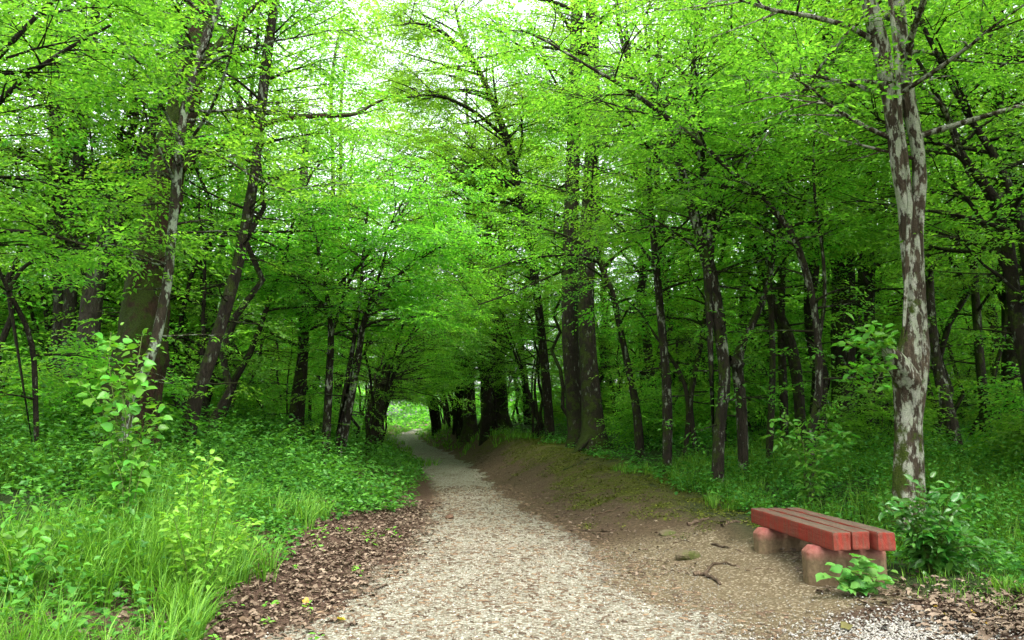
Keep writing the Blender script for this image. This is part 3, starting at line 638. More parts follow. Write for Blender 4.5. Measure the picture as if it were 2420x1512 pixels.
# ------------------------------------------------------------------ forest of repeated trees
def proto_mesh(kind, seed):
    rg = np.random.default_rng(seed); tb = Tubes(); st = []; root = None
    if kind == 'hornbeam':
        n = int(rg.integers(3, 6)); a0 = rg.uniform(0, 6.28)
        for k in range(n):
            h = rg.uniform(5.6, 8.0); lean = rg.uniform(.1, .42); az = a0 + k * 6.28 / n + rg.normal(0, .3); m = 12
            t = np.linspace(0, 1, m); wob = np.cumsum(rg.normal(0, .07, (m, 2)), 0); wob -= wob[0]
            P = np.stack([np.cos(az) * (.12 + lean * h * t ** 1.2) + wob[:, 0], np.sin(az) * (.12 + lean * h * t ** 1.2) + wob[:, 1], -.15 + h * t], -1)
            R = rg.uniform(.06, .10) * (1 - .88 * t) + .008; st.append((P, R))
        cr = dict(z0=1.2, kind='mid', spacing=.42, Lmax=1.7, dens=.62, sub=4, el=.35)
    elif kind == 'tall':
        h = rg.uniform(14, 18); m = 18; t = np.linspace(0, 1, m); wob = np.cumsum(rg.normal(0, .1, (m, 2)), 0); wob -= wob[0]
        P = np.stack([wob[:, 0], wob[:, 1], -.15 + h * t], -1); R = rg.uniform(.16, .24) * (1 - .85 * t) + .01; st.append((P, R))
        cr = dict(z0=4.6, kind='mid', leaf='leaf_oak', spacing=.40, Lmax=3.3, dens=.85, sub=5)
    elif kind == 'spreading':
        h = rg.uniform(11.5, 13.5); m = 16; t = np.linspace(0, 1, m); wob = np.cumsum(rg.normal(0, .12, (m, 2)), 0); wob -= wob[0]
        P = np.stack([wob[:, 0], wob[:, 1], -.15 + h * t], -1); R = rg.uniform(.15, .2) * (1 - .85 * t) + .01; st.append((P, R))
        cr = dict(z0=3.6, kind='mid', leaf='leaf_oak', spacing=.36, Lmax=4.4, dens=.85, sub=6, el=.45, shape=lambda u: .55 + .5 * math.sin(math.pi * (.25 + .7 * u)))
    elif kind == 'arching':
        n = 4
        for k in range(n):
            h = rg.uniform(5.4, 8.2); m = 12; t = np.linspace(0, 1, m); az = rg.normal(0, .6); out = rg.uniform(1.0, 3.4)
            wob = np.cumsum(rg.normal(0, .07, (m, 2)), 0); wob -= wob[0]; b = rg.uniform(-.25, .25, 2)
            P = np.stack([b[0] + np.cos(az) * out * t ** 1.7 + wob[:, 0], b[1] + np.sin(az) * out * t ** 1.7 + wob[:, 1], -.15 + h * (t - .22 * t ** 3)], -1)
            st.append((P, rg.uniform(.04, .075) * (1 - .85 * t) + .007))
        cr = dict(z0=2.0, kind='mid', spacing=.38, Lmax=2.0, dens=.7, sub=4, el=.25, bias=(0.0, .45))
    elif kind == 'sapling':
        h = rg.uniform(3.6, 5.0); m = 9; t = np.linspace(0, 1, m); wob = np.cumsum(rg.normal(0, .08, (m, 2)), 0); wob -= wob[0]
        P = np.stack([wob[:, 0], wob[:, 1], -.1 + h * t], -1); R = rg.uniform(.025, .045) * (1 - .8 * t) + .005; st.append((P, R))
        cr = dict(z0=.5, kind='mid', spacing=.22, Lmax=1.2, dens=.9, sub=4, el=.25, shape=lambda u: .45 + .6 * math.sin(math.pi * (.2 + .7 * u)))
    elif kind == 'pole':
        h = rg.uniform(7, 9); m = 14; t = np.linspace(0, 1, m); wob = np.cumsum(rg.normal(0, .2, (m, 2)), 0); wob -= wob[0]
        P = np.stack([wob[:, 0] + .1 * h * t * rg.normal(), wob[:, 1], -.15 + h * t], -1); R = rg.uniform(.035, .07) * (1 - .8 * t) + .008; st.append((P, R))
        cr = dict(z0=3.2, kind='mid', spacing=.34, Lmax=1.7, dens=.65, sub=4, el=.4)
    else:
        n = 7
        for k in range(n):
            h = rg.uniform(.8, 1.7); az = k * 6.28 / n + rg.normal(0, .3); t = np.linspace(0, 1, 6); sp = rg.uniform(.3, .8)
            P = np.stack([np.cos(az) * sp * t, np.sin(az) * sp * t, -.05 + h * t ** .9], -1); st.append((P, .012 * (1 - .7 * t)))
        cr = dict(z0=.15, kind='mid', spacing=.2, Lmax=.5, dens=.9, sub=3, el=.3)
    for k, (P, R) in enumerate(st):
        s_ = tb.add(P, R, 7 if kind != 'tall' else 10, .12, root, seed + k, .25 if kind in ('tall', 'pole') else 0)
        if root is None: root = (s_[0], 0, s_[2], s_[3])
    V, F = tb.tris(); bm = 'bark_far' if kind != 'tall' else 'bark'
    tr = mesh_np('trunk', V, F, [M[bm]], None, True)
    cm, nf = grow_crown(st, rg, barkm=bm, **cr); TRI[0] += nf + len(F)
    return tr, cm
PROTO = {k: [proto_mesh(k, 500 + 37 * i + 7 * s) for s in range(n)] for i, (k, n) in enumerate([('hornbeam', 3), ('tall', 2), ('sapling', 4), ('pole', 4), ('shrub', 2), ('arching', 3), ('spreading', 2)])}
NAMES = {'hornbeam': ('hornbeam_tree', 'tree', 'many-stemmed hornbeam'), 'tall': ('tall_oak_tree', 'tree', 'tall straight oak'), 'sapling': ('sapling', 'sapling', 'leafy young sapling'), 'pole': ('pole_tree', 'tree', 'thin pole-like tree'), 'shrub': ('understory_shrub', 'shrub', 'low leafy shrub'), 'arching': ('arching_tree', 'tree', 'path-arching hornbeam'), 'spreading': ('spreading_oak_tree', 'tree', 'spreading oak')}
def where(x, y):
    s = x - pathc(y); side = 'bench side' if s > 0 else 'mossy-trunk side'
    dist = 'by the path' if abs(s) < 5 else 'inside the wood' if abs(s) < 11 else 'deep in the wood'
    band = 'front rows' if y < 18 else 'second rows' if y < 25 else 'middle rows' if y < 34 else 'rear rows' if y < 46 else 'last rows'
    return side, dist, band
def put(kind, x, y, rg, sc=None, rz=None):
    tr, cm = PROTO[kind][int(rg.integers(0, len(PROTO[kind])))]
    nm, cat, what = NAMES[kind]; a, b, c = where(x, y); sc = sc or rg.uniform(.85, 1.15)
    e = empty(nm, (x, y, float(hgt(x, y))), f"{'small' if sc < .95 else 'medium' if sc < 1.05 else 'large'} {what} {b}, {c}, {a}", cat, f'{what} {a}')
    e.rotation_euler = (0, 0, rg.uniform(0, 6.28) if rz is None else rz); e.scale = (sc, sc, sc * rg.uniform(.92, 1.08))
    link('trunk', tr, e); link('crown', cm, e); return e
def forest():
    rg = np.random.default_rng(99); pts = [(o.location.x, o.location.y) for o in COL.objects if o.get('category') == 'tree']
    plan = [('tall', 58, 14, 60, 2.8, 3.4), ('hornbeam', 74, 15, 62, 2.3, 2.5), ('pole', 185, 14, 60, 1.0, 1.9), ('sapling', 130, 15, 56, 1.2, 2.6), ('shrub', 70, 10.5, 45, 1.1, 3.0)]
    for y, sd, off, sc in [(21, -1, 1.5, .95), (24.5, -1, 1.5, 1.0), (28.5, -1, 1.3, 1.05), (33, -1, 1.3, 1.05), (37, -1, 1.1, 1.1), (41, -1, 1.1, 1.15), (45, -1, 1.2, 1.2), (51, -1, 1.4, 1.3), (57, -1, 1.8, 1.3),
                           (27.5, 1, 2.4, 1.1), (31.5, 1, 1.4, 1.1), (35, 1, 1.0, 1.1), (39, 1, 1.0, 1.15), (43, 1, 1.4, 1.2), (48.5, 1, 1.6, 1.2), (60, 1, 2.0, 1.3)]:
        x = float(pathc(y)) + sd * (float(hwr(y) if sd > 0 else hwl(y)) + off)
        pts.append((x, y)); put('arching', x, y, rg, sc * .95, (math.pi if sd > 0 else 0) + rg.normal(0, .25))
    for x, y, sc in [(4.6, 25, 1.05), (3.4, 31.5, 1.1), (.8, 39, 1.15), (-2.6, 46, 1.2), (-15.5, 57, 1.0), (-13.5, 47, .85), (-12, 38, .72), (8.5, 20, 1.0), (9.5, 12.5, .95), (2.5, 58, 1.2), (9.2, 6.5, 1.0), (12.5, 9, 1.1), (13, 3, 1.1), (-7.6, 33, 1.05), (-9, 43, 1.25), (-1.1, 30.5, 1.2), (-2.4, 37, 1.4), (-8.5, 16.5, .95), (-12.5, 21, 1.1), (6.5, 16, 1.0), (-8.5, 2.0, 1.0), (-7.5, -5, 1.1), (7.5, -3.5, 1.1), (-3, -12, 1.1), (5, -11, 1.1)]:  # unseen oaks behind and beside the camera are added to shade the foreground
        pts.append((x, y)); put('spreading', x, y, rg, sc)
    for kind, n, ya, yb, md, clear in plan:
        got = 0; tries = 0
        while got < n and tries < 6000:
            tries += 1; y = ya + (yb - ya) * rg.random() ** 1.25; x = rg.uniform(-.78 * y - 3, .78 * y + 3); s = x - pathc(y)
            if s > 0 and s < clear + hwr(y) - .6 or s < 0 and -s < clear + hwl(y) - .6: continue
            if kind in ('shrub', 'sapling', 'hornbeam') and 12 < y < 27 and 0 < s < (5.5 if kind == 'hornbeam' else 4.4): continue
            if kind == 'pole' and 12 < y < 22 and 0 < s < 4.6: continue
            if kind in ('shrub', 'sapling') and y < 21 and -5.5 < s < 0: continue
            px = 1209.5 + FPX * x / y
            gap = 600 < px < 900                       # the opening in the canopy over the path: only low trees stand there
            if gap and kind == 'tall' and not (y > 40 and px > 880): continue
            if kind in ('hornbeam', 'pole') and gap and y < 19: continue
            if 52 < y < 64 and abs(s) < 9 and kind in ('tall', 'hornbeam'): continue
            if any((x - a) ** 2 + (y - b) ** 2 < (md * md if kind != 'tall' else 5.0) for a, b in pts): continue
            pts.append((x, y)); put(kind, x, y, rg); got += 1
forest()
def number_labels():
    by = {}
    for o in COL.objects:
        if o.get('group') and o.get('category') in ('tree', 'sapling', 'shrub') and 'rows' in o['label']: by.setdefault(o['label'], []).append(o)
    words = 'first second third fourth fifth sixth seventh eighth ninth tenth eleventh twelfth thirteenth fourteenth fifteenth sixteenth seventeenth eighteenth'.split()
    for lab, os_ in by.items():
        if len(os_) < 2: continue
        os_.sort(key=lambda o: abs(o.location.x - float(pathc(o.location.y))))
        for k, o in enumerate(os_):
            if k < len(words): o['label'] = f'{lab}, {words[k]} from the path'
number_labels()

def far_wood():
    rg = np.random.default_rng(5); n = 3400; y = rg.uniform(63, 100, n); x = rg.uniform(-85, 85, n)
    z = rg.uniform(0, 1, n) ** .95 * (15 + 7 * fbm(x * .09, y * .09, 2)); s = np.abs(x - pathc(y)); k = (s > 2.4) | (z > 3.5) | (y > 74); k &= ~((np.abs(x / y + .24) < .07) & (z > 11)); x, y, z = x[k], y[k], z[k]; n = len(x)
    x2 = rg.uniform(-34, 10, 1100); y2 = rg.uniform(66, 86, 1100); z2 = rg.uniform(0, 3.4, 1100); k = (np.abs(x2 - pathc(y2)) > 1.8) | (y2 > 72); x = np.concatenate([x, x2[k]]); y = np.concatenate([y, y2[k]]); z = np.concatenate([z, z2[k]]); n = len(x)
    a = rg.uniform(0, 6.28, n); V, F = sprays('far', np.stack([x, y, hgt(x, y) + z], -1), np.stack([np.cos(a), np.sin(a), rg.normal(0, .2, n)], -1), rg, 2.6, 4.0)
    tag(link('distant_forest', mesh_np('distant_forest', V, F, [M['leaf']])), 'pale green mass of woodland beyond the path end', None, None, 'stuff')
far_wood()

# ------------------------------------------------------------------ ground vegetation
def sl_edge(y): return np.interp(y, [4, 5, 6, 7.5, 11, 14, 18, 26], [.15, .25, .6, .95, 1.0, .55, .2, .0])
def sr_edge(y): return np.interp(y, [4, 6.5, 8, 9.5, 12, 20, 26, 34, 44], [3.1, 2.9, 2.5, 2.0, 1.9, 2.2, 1.2, .5, .15])
def veg_depth(x, y):
    """metres inside the vegetation edge, negative on the path side"""
    c = pathc(y); w = 1.0 * (fbm(x * .9 + 40, y * .9, 3) - .5)
    return np.where(x < c, c - hwl(y) - x - sl_edge(y), x - c - hwr(y) - sr_edge(y)) + w
def scatter(n, x0, x1, y0, y1, rg, lo=0.0, power=1.0):
    x = rg.uniform(x0, x1, n); y = y0 + (y1 - y0) * rg.random(n) ** power; d = veg_depth(x, y); k = d > lo
    k &= ~((x > 2.45) & (x < 3.6) & (y > 6.7) & (y < 9.4)); return x[k], y[k], d[k]
def herbs(name, label, rg, x, y, h, K, lf, spread, tris, mat):
    n = len(x); z = hgt(x, y); hh = h * rg.uniform(.5, 1.25, n)
    t = rg.uniform(.15, 1, (n, K)); a = rg.uniform(0, 6.28, (n, K)); r = spread * rg.uniform(.1, 1, (n, K)) * (1.15 - .6 * t)
    lean = rg.normal(0, .12, (n, 2, 1))
    O = np.stack([x[:, None] + np.cos(a) * r + lean[:, 0] * t * hh[:, None], y[:, None] + np.sin(a) * r + lean[:, 1] * t * hh[:, None], z[:, None] + t * hh[:, None]], -1).reshape(-1, 3)
    a2 = a + rg.normal(0, .6, (n, K)); D = np.stack([np.cos(a2), np.sin(a2), rg.normal(.05, .35, (n, K))], -1).reshape(-1, 3)
    up = np.stack([rg.normal(0, .35, n * K), rg.normal(0, .35, n * K), np.ones(n * K)], -1)
    V, F = place(leaf_tpl(tris, .6), frames(D, up), lf * rg.uniform(.55, 1.3, n * K), O)
    tb = Tubes()
    return V, F
def stuff_mesh(name, label, parts, mat):
    V = []; F = []; o = 0
    for v, f in parts: V.append(v); F.append(f + o); o += len(v)
    me = mesh_np(name, np.concatenate(V), np.concatenate(F), [M[mat]]); tag(link(name, me), label, None, None, 'stuff')
def undergrowth():
    rg = np.random.default_rng(61); P = []
    x, y, d = scatter(4800, -7.5, -1.5, 4.0, 13, rg, .0); k = rg.random(len(x)) < np.where(y < 8.5, .55, 1); x, y, d = x[k], y[k], d[k]
    P.append(herbs('', '', rg, x, y, np.clip(.20 + .24 * d, .16, .75), 12, .072, .17, 2, 'herb'))
    x, y, d = scatter(6500, -14, -1.5, 12, 30, rg, .0, 1.4); P.append(herbs('', '', rg, x, y, np.clip(.26 + .28 * d, .2, .85), 10, .095, .24, 2, 'herb'))
    stuff_mesh('undergrowth', 'dense green herb layer covering the bank opposite the bench', P, 'herb'); P = []
    x, y, d = scatter(3800, 2.6, 10, 5, 13, rg, .15); P.append(herbs('', '', rg, x, y, np.clip(.12 + .2 * d, .12, .6), 11, .064, .14, 2, 'herb'))
    x, y, d = scatter(5600, 1.0, 18, 12, 30, rg, .1, 1.2); P.append(herbs('', '', rg, x, y, np.clip(.12 + .15 * d, .12, .5), 9, .085, .2, 2, 'herb'))
    stuff_mesh('undergrowth', 'green herb layer under the trees behind the bench', P, 'herb'); P = []
    x, y, d = scatter(3600, -38, 38, 29, 66, rg, -.1); P.append(herbs('', '', rg, x, y, np.clip(.2 + .15 * d, .15, .6), 8, .17, .4, 2, 'herb'))
    stuff_mesh('undergrowth', 'far green ground cover between the distant trunks', P, 'herb')
    y = rg.uniform(9.5, 30, 5200); sr = rg.uniform(.3, 2.6, 5200); x = pathc(y) + hwr(y) + sr
    k = (fbm(x * 1.1, y * 1.1, 3) + .35 * sstep(.3, 1.4, sr) + .25 * (fbm(x * 5, y * 5, 2) - .5)) > .70; x, y = x[k], y[k]
    stuff_mesh('moss', 'yellow-green moss cushions on the bank below the twin oaks', [herbs('', '', rg, x, y, .035, 9, .034, .14, 2, 'moss')], 'moss')
    # sparse seedlings on the leaf litter
    x = rg.uniform(-3.4, -1.2, 200); y = rg.uniform(4.6, 11, 200); d = veg_depth(x, y); k = (d < 0) & (d > -.9) & (rg.random(200) < .4); 
    V, F = herbs('', '', rg, x[k], y[k], .09, 7, .05, .08, 4, 'leaf_bright'); stuff_mesh('seedlings', 'scattered bright seedlings on the leaf litter', [(V, F)], 'leaf_bright')
undergrowth()
def blades(rg, x, y, n_per, h, seg=4, w=.0075, lean=.55, spread=.09):
    n = len(x); N = n * n_per; X = np.repeat(x, n_per); Y = np.repeat(y, n_per); hh = np.repeat(h, n_per) * rg.uniform(.45, 1.15, N)
    a = rg.uniform(0, 6.28, N); X = X + np.cos(a) * spread * rg.random(N); Y = Y + np.sin(a) * spread * rg.random(N); Z = hgt(X, Y) - .01
    a = a + rg.normal(0, .5, N); bend = lean * rg.uniform(.3, 1.6, N); t = np.linspace(0, 1, seg + 1)[None]
    out = (bend * hh)[:, None] * t ** 2; up = hh[:, None] * (t - .38 * np.minimum(bend, 1.2)[:, None] * t ** 3)
    C = np.stack([X[:, None] + np.cos(a)[:, None] * out, Y[:, None] + np.sin(a)[:, None] * out, Z[:, None] + up], -1)
    wd = (w * rg.uniform(.6, 1.4, N))[:, None] * (1 - t ** 1.6 * .95); sd = np.stack([-np.sin(a + .4), np.cos(a + .4), 0 * a], -1)[:, None, :]
    V = np.stack([C - sd * wd[..., None] * .5, C + sd * wd[..., None] * .5], 2).reshape(-1, 3); m = 2 * (seg + 1)
    q = np.array([[2 * i, 2 * i + 1, 2 * i + 3, 2 * i + 2] for i in range(seg)]); F = (q[None] + (np.arange(N) * m)[:, None, None]).reshape(-1, 4)
    return V, F
def grass():
    rg = np.random.default_rng(62)
    x, y, d = scatter(2300, -6.5, -1.6, 3.8, 10.5, rg, -.12); k = (fbm(x * 1.1 + 9, y * 1.1, 2) > .40) & (rg.random(len(x)) < np.where(y < 8.5, .8, .3)); x, y, d = x[k], y[k], d[k]
    V, F = blades(rg, x, y, 26, np.clip(.44 + .14 * d, .34, .72), 3, .0105, .62)
    stuff_mesh('grass', 'long bright arching grass on the near bank', [(V, F)], 'grass')
    x, y, d = scatter(2300, 1.6, 9.5, 5.0, 15, rg, -.1); k = fbm(x * .8, y * .8, 2) > .3; x, y, d = x[k], y[k], d[k]
    P = [blades(rg, x, y, 14, np.clip(.2 + .16 * d, .16, .5), 3, .0105, .5)]
    x, y, d = scatter(900, 1.6, 6, 4.6, 8, rg, -1.1); P.append(blades(rg, x, y, 5, np.full(len(x), .13), 3, .007, .6))
    stuff_mesh('grass', 'deep green long grass behind and beside the bench', P, 'grass')
    x, y, d = scatter(2600, -14, 8, 26, 66, rg, -.5); k = np.abs(x - pathc(y)) < 3.4; x, y, d = x[k], y[k], d[k]
    stuff_mesh('grass', 'light grassy verge along the far stretch of path', [blades(rg, x, y, 9, np.full(len(x), .35), 2, .035, .6, .25)], 'grass')
grass()

# ------------------------------------------------------------------ gravel stones, leaf litter, twigs
def gravel():
    rg = np.random.default_rng(63)
    def stones(x, y, s, lift=.35):
        n = len(x); B = np.array([(1, 0, 0), (0, 1, 0), (-1, 0, 0), (0, -1, 0), (.1, .1, 1), (-.1, 0, -1.0)], float); Fo = np.array([(0, 1, 4), (1, 2, 4), (2, 3, 4), (3, 0, 4), (1, 0, 5), (2, 1, 5), (3, 2, 5), (0, 3, 5)])
        V = B[None] * rg.uniform(.55, 1.25, (n, 6, 1)) * np.stack([s, s * rg.uniform(.5, .9, n), s * rg.uniform(.35, .7, n)], -1)[:, None, :]
        a = rg.uniform(0, 6.28, n); c, q = np.cos(a)[:, None], np.sin(a)[:, None]; tl = rg.normal(0, .25, (n, 1))
        X = V[..., 0] * c - V[..., 1] * q; Yv = V[..., 0] * q + V[..., 1] * c; Z = V[..., 2] + X * tl
        P = np.stack([X + x[:, None], Yv + y[:, None], Z + (hgt(x, y) + .012 + s * lift * .3)[:, None]], -1)
        return P.reshape(-1, 3), (Fo[None] + (np.arange(n) * 6)[:, None, None]).reshape(-1, 3)
    n = 26000; y = 4.3 + 7.0 * rg.random(n) ** 1.9; u = rg.uniform(-1.15, 1.2, n); x = pathc(y) + np.where(u < 0, u * hwl(y), u * hwr(y))
    k = (1.0 - np.abs(u) + .5 * (fbm(x * 1.4, y * 1.4, 4) - .5)) > rg.normal(.05, .12, n); k &= fbm(x * 5, y * 5, 2) > .3; x, y = x[k], y[k]
    V, F = stones(x, y, rg.uniform(.006, .018, len(x)) * rg.uniform(.7, 1.25, len(x)))
    o = link('gravel_stones', mesh_np('gravel_stones', V, F, [M['stone']]), PATH); o["kind"] = 'stuff'
    n = 4200; x = rg.normal(2.8, .36, n); y = rg.normal(5.72, .24, n); x2 = rg.normal(3.1, .5, 220); y2 = rg.normal(6.2, .4, 220)
    x = np.concatenate([x, x2]); y = np.concatenate([y, y2]); k = y > 4.4; x, y = x[k], y[k]; V, F = stones(x, y, rg.uniform(.007, .019, len(x)))
    tag(link('gravel', mesh_np('gravel', V, F, [M['stone_white']])), 'patch of white gravel chips beside the bench', None, None, 'stuff')
    n = 4500; y = 4.6 + 5.0 * rg.random(n) ** 1.4; x = pathc(y) + hwr(y) * .8 + np.abs(rg.normal(0, .75, n)); V, F = stones(x, y, rg.uniform(.005, .013, n))
    tag(link('gravel', mesh_np('gravel', V, F, [M['stone']])), 'loose chips trodden into the bare dirt round the bench', None, None, 'stuff')
gravel()
def dead_leaf_tpl(rg):
    m = 9; th = np.linspace(0, 2 * math.pi, m, endpoint=False); r = np.where(np.arange(m) % 2 == 0, 1.0, .62) * rg.uniform(.85, 1.1, m)
    V = np.stack([np.cos(th) * r * .5, np.sin(th) * r * .3, rg.uniform(-.02, .22, m)], -1); V = np.concatenate([[[0, 0, 0]], V])
    F = np.array([(0, 1 + i, 1 + (i + 1) % m) for i in range(m)]); return V, F
def litter():
    rg = np.random.default_rng(64); tp = [dead_leaf_tpl(rg) for _ in range(6)]
    def lay(x, y, s, lift=.012):
        n = len(x); a = rg.uniform(0, 6.28, n); D = np.stack([np.cos(a), np.sin(a), rg.normal(0, .18, n)], -1); up = np.stack([rg.normal(0, .3, n), rg.normal(0, .3, n), np.ones(n)], -1)
        R = frames(D, up); O = np.stack([x, y, hgt(x, y) + lift + rg.uniform(0, .02, n)], -1); P = []; pk = rg.integers(0, 6, n)
        for k in range(6): P.append(place(tp[k], R[pk == k], s[pk == k], O[pk == k]))
        return P
    n = 14000; y = 4.0 + 11 * rg.random(n) ** 1.35; sl = rg.uniform(-.55, 2.3, n); x = pathc(y) - hwl(y) - sl
    k = (sl > -.25 + rg.normal(0, .16, n)) & (rg.random(n) < np.where(veg_depth(x, y) > .15, .35, 1)) & (rg.random(n) < np.where(sl < .1, .55, 1)); x, y = x[k], y[k]
    stuff_mesh('leaf_litter', 'brown dead oak leaves along the edge of the path below the bank', lay(x, y, rg.uniform(.03, .095, len(x)) * rg.uniform(.75, 1.15, len(x))), 'dead_leaf')
    x = rg.normal(4.1, .75, 2600); y = rg.normal(5.9, .55, 2600); k = (x > 3.0 + rg.normal(0, .18, 2600)) & (y > 4.3); x, y = x[k], y[k]
    x2 = rg.uniform(2.7, 3.6, 160); y2 = rg.uniform(7.0, 9, 160); x = np.concatenate([x, x2]); y = np.concatenate([y, y2])
    stuff_mesh('leaf_litter', 'brown dead leaves strewn in front of the glossy shrub', lay(x, y, rg.uniform(.04, .10, len(x))), 'dead_leaf')
    y = 8 + 20 * rg.random(1500) ** 1.2; sr = rg.uniform(-.2, 1.0, 1500) + rg.normal(0, .2, 1500); x = pathc(y) + hwr(y) + sr; stuff_mesh('leaf_litter', 'thin brown leaf litter on the mossy bank side', lay(x, y, rg.uniform(.025, .065, len(x))), 'dead_leaf')
    # dark bits of leaf and twig on the gravel
    n = 6500; y = 4.4 + 14 * rg.random(n) ** 1.4; u = rg.uniform(-1, 1.35, n); x = pathc(y) + np.where(u < 0, u * hwl(y), u * hwr(y)); a = rg.normal(0, .9, n); L = rg.uniform(.015, .085, n) * rg.uniform(.5, 1.2, n); w = rg.uniform(.002, .007, n)
    B = np.array([(-1, -1, 0), (-1, 1, 0), (1, .4, 0), (1, -.4, 0), (-.9, 0, 1), (.9, 0, .8)], float); Fo = np.array([(0, 3, 5), (0, 5, 4), (1, 4, 5), (1, 5, 2), (0, 4, 1), (3, 2, 5)])
    X = B[None, :, 0] * L[:, None] * .5; Y = B[None, :, 1] * w[:, None]; c, q = np.cos(a)[:, None], np.sin(a)[:, None]
    P = np.stack([x[:, None] + X * c - Y * q, y[:, None] + X * q + Y * c, (hgt(x, y) + .02)[:, None] + B[None, :, 2] * w[:, None] * 2], -1)
    stuff_mesh('twig_litter', 'dark bits of twig and bark scattered over the gravel', [(P.reshape(-1, 3), (Fo[None] + (np.arange(n) * 6)[:, None, None]).reshape(-1, 3))], 'twig')
litter()

# ------------------------------------------------------------------ bench
def paint_mat(name, worn):
    t = NT(name); tc = t.n("ShaderNodeTexCoord"); ob = tc.outputs["Object"]
    mp = t.n("ShaderNodeMapping", None, Vector=ob); mp.inputs["Scale"].default_value = (14, 1.2, 14)
    mv = t.n("ShaderNodeMapping", None, Vector=ob); mv.inputs["Scale"].default_value = (20, 20, 2.2)
    g1 = t.noise(1.8, mp.outputs[0], 6, .7); gv = t.noise(1.4, mv.outputs[0], 6, .75); b = t.noise(5, ob, 4, .6)
    g = t.n("ShaderNodeNewGeometry"); nz = t.n("ShaderNodeSeparateXYZ", None, Vector=g.outputs["Normal"]); topm = t.step(nz.outputs[2], .5, .8)
    red = t.mix(t.step(b, .3, .7), (.23, .026, .017), (.28, .042, .028))
    wood = t.mix(t.step(g1, .3, .7), (.055, .038, .027), (.125, .09, .066))
    wearside = t.step(t.math('ADD', gv, t.math('MULTIPLY', b, .35)), .56, .80); weartop = t.step(t.math('ADD', g1, t.math('MULTIPLY', b, .6)), .42, .78)
    w = t.math('ADD', t.math('MULTIPLY', topm, weartop), t.math('MULTIPLY', t.math('SUBTRACT', 1.0, topm), t.math('MULTIPLY', wearside, worn)))
    edge = t.step(t.math('ADD', g.outputs["Pointiness"], t.math('MULTIPLY', t.math('SUBTRACT', b, .5), .25)), .535, .60)
    w = t.math('MAXIMUM', w, t.math('MULTIPLY', edge, .75))
    dirt = t.step(t.noise(2.6, ob, 5, .7), .45, .75)
    col = t.mix(w, red, wood); col = t.mix(t.math('MULTIPLY', dirt, .45), col, (.055, .04, .028))
    return t.pbr(col, .82, t.bump(t.math('ADD', g1, gv), .6, .015), .15)
M['paint'] = paint_mat('worn_red_paint', .6)
def leg_mat():
    t = NT('bench_leg'); tc = t.n("ShaderNodeTexCoord"); ob = tc.outputs["Object"]; n1 = t.noise(24, ob, 5, .65); n2 = t.noise(6, ob, 4, .6)
    wood = t.mix(t.step(n1, .3, .7), (.10, .068, .038), (.19, .135, .078)); sz = t.n("ShaderNodeSeparateXYZ", None, Vector=ob).outputs[2]
    red = t.mix(t.step(n1, .35, .65), (.20, .05, .042), (.26, .10, .085))
    col = t.mix(t.step(t.math('ADD', sz, t.math('MULTIPLY', t.math('SUBTRACT', n2, .5), .14)), .13, .25), wood, red)
    return t.pbr(col, .85, t.bump(n1, .5, .012), .2)
M['leg'] = leg_mat()
def bevel_box(name, sx, sy, sz, bev, mat, parent, loc, jit=.0, segs=2, shape=None, cuts=10):
    import bmesh
    bm = bmesh.new(); bmesh.ops.create_cube(bm, size=1.0); bmesh.ops.scale(bm, vec=(sx, sy, sz), verts=bm.verts)
    if shape: shape(bm)
    bmesh.ops.bevel(bm, geom=list(bm.edges), offset=bev, segments=segs, profile=.6, affect='EDGES')
    if cuts:
        es = [e for e in bm.edges if e.calc_length() > .08]; bmesh.ops.subdivide_edges(bm, edges=es, cuts=cuts, use_grid_fill=True)
    rg = np.random.default_rng(int(1000 * (sx + sy + sz + loc[0] * 3)))
    ph = rg.random(3) * 30
    for v in bm.verts:
        q = v.co; nrm = jit * (float(fbm(q.y * 3 + ph[0] + q.z * 9, q.x * 9 + ph[1], 3)) - .5) * 2
        v.co = q + v.normal * nrm
    me = bpy.data.meshes.new(name); bm.to_mesh(me); bm.free(); me.materials.append(M[mat])
    for p in me.polygons: p.use_smooth = True
    try: me.set_sharp_from_angle(angle=math.radians(35))
    except Exception: pass
    return link(name, me, parent, loc)
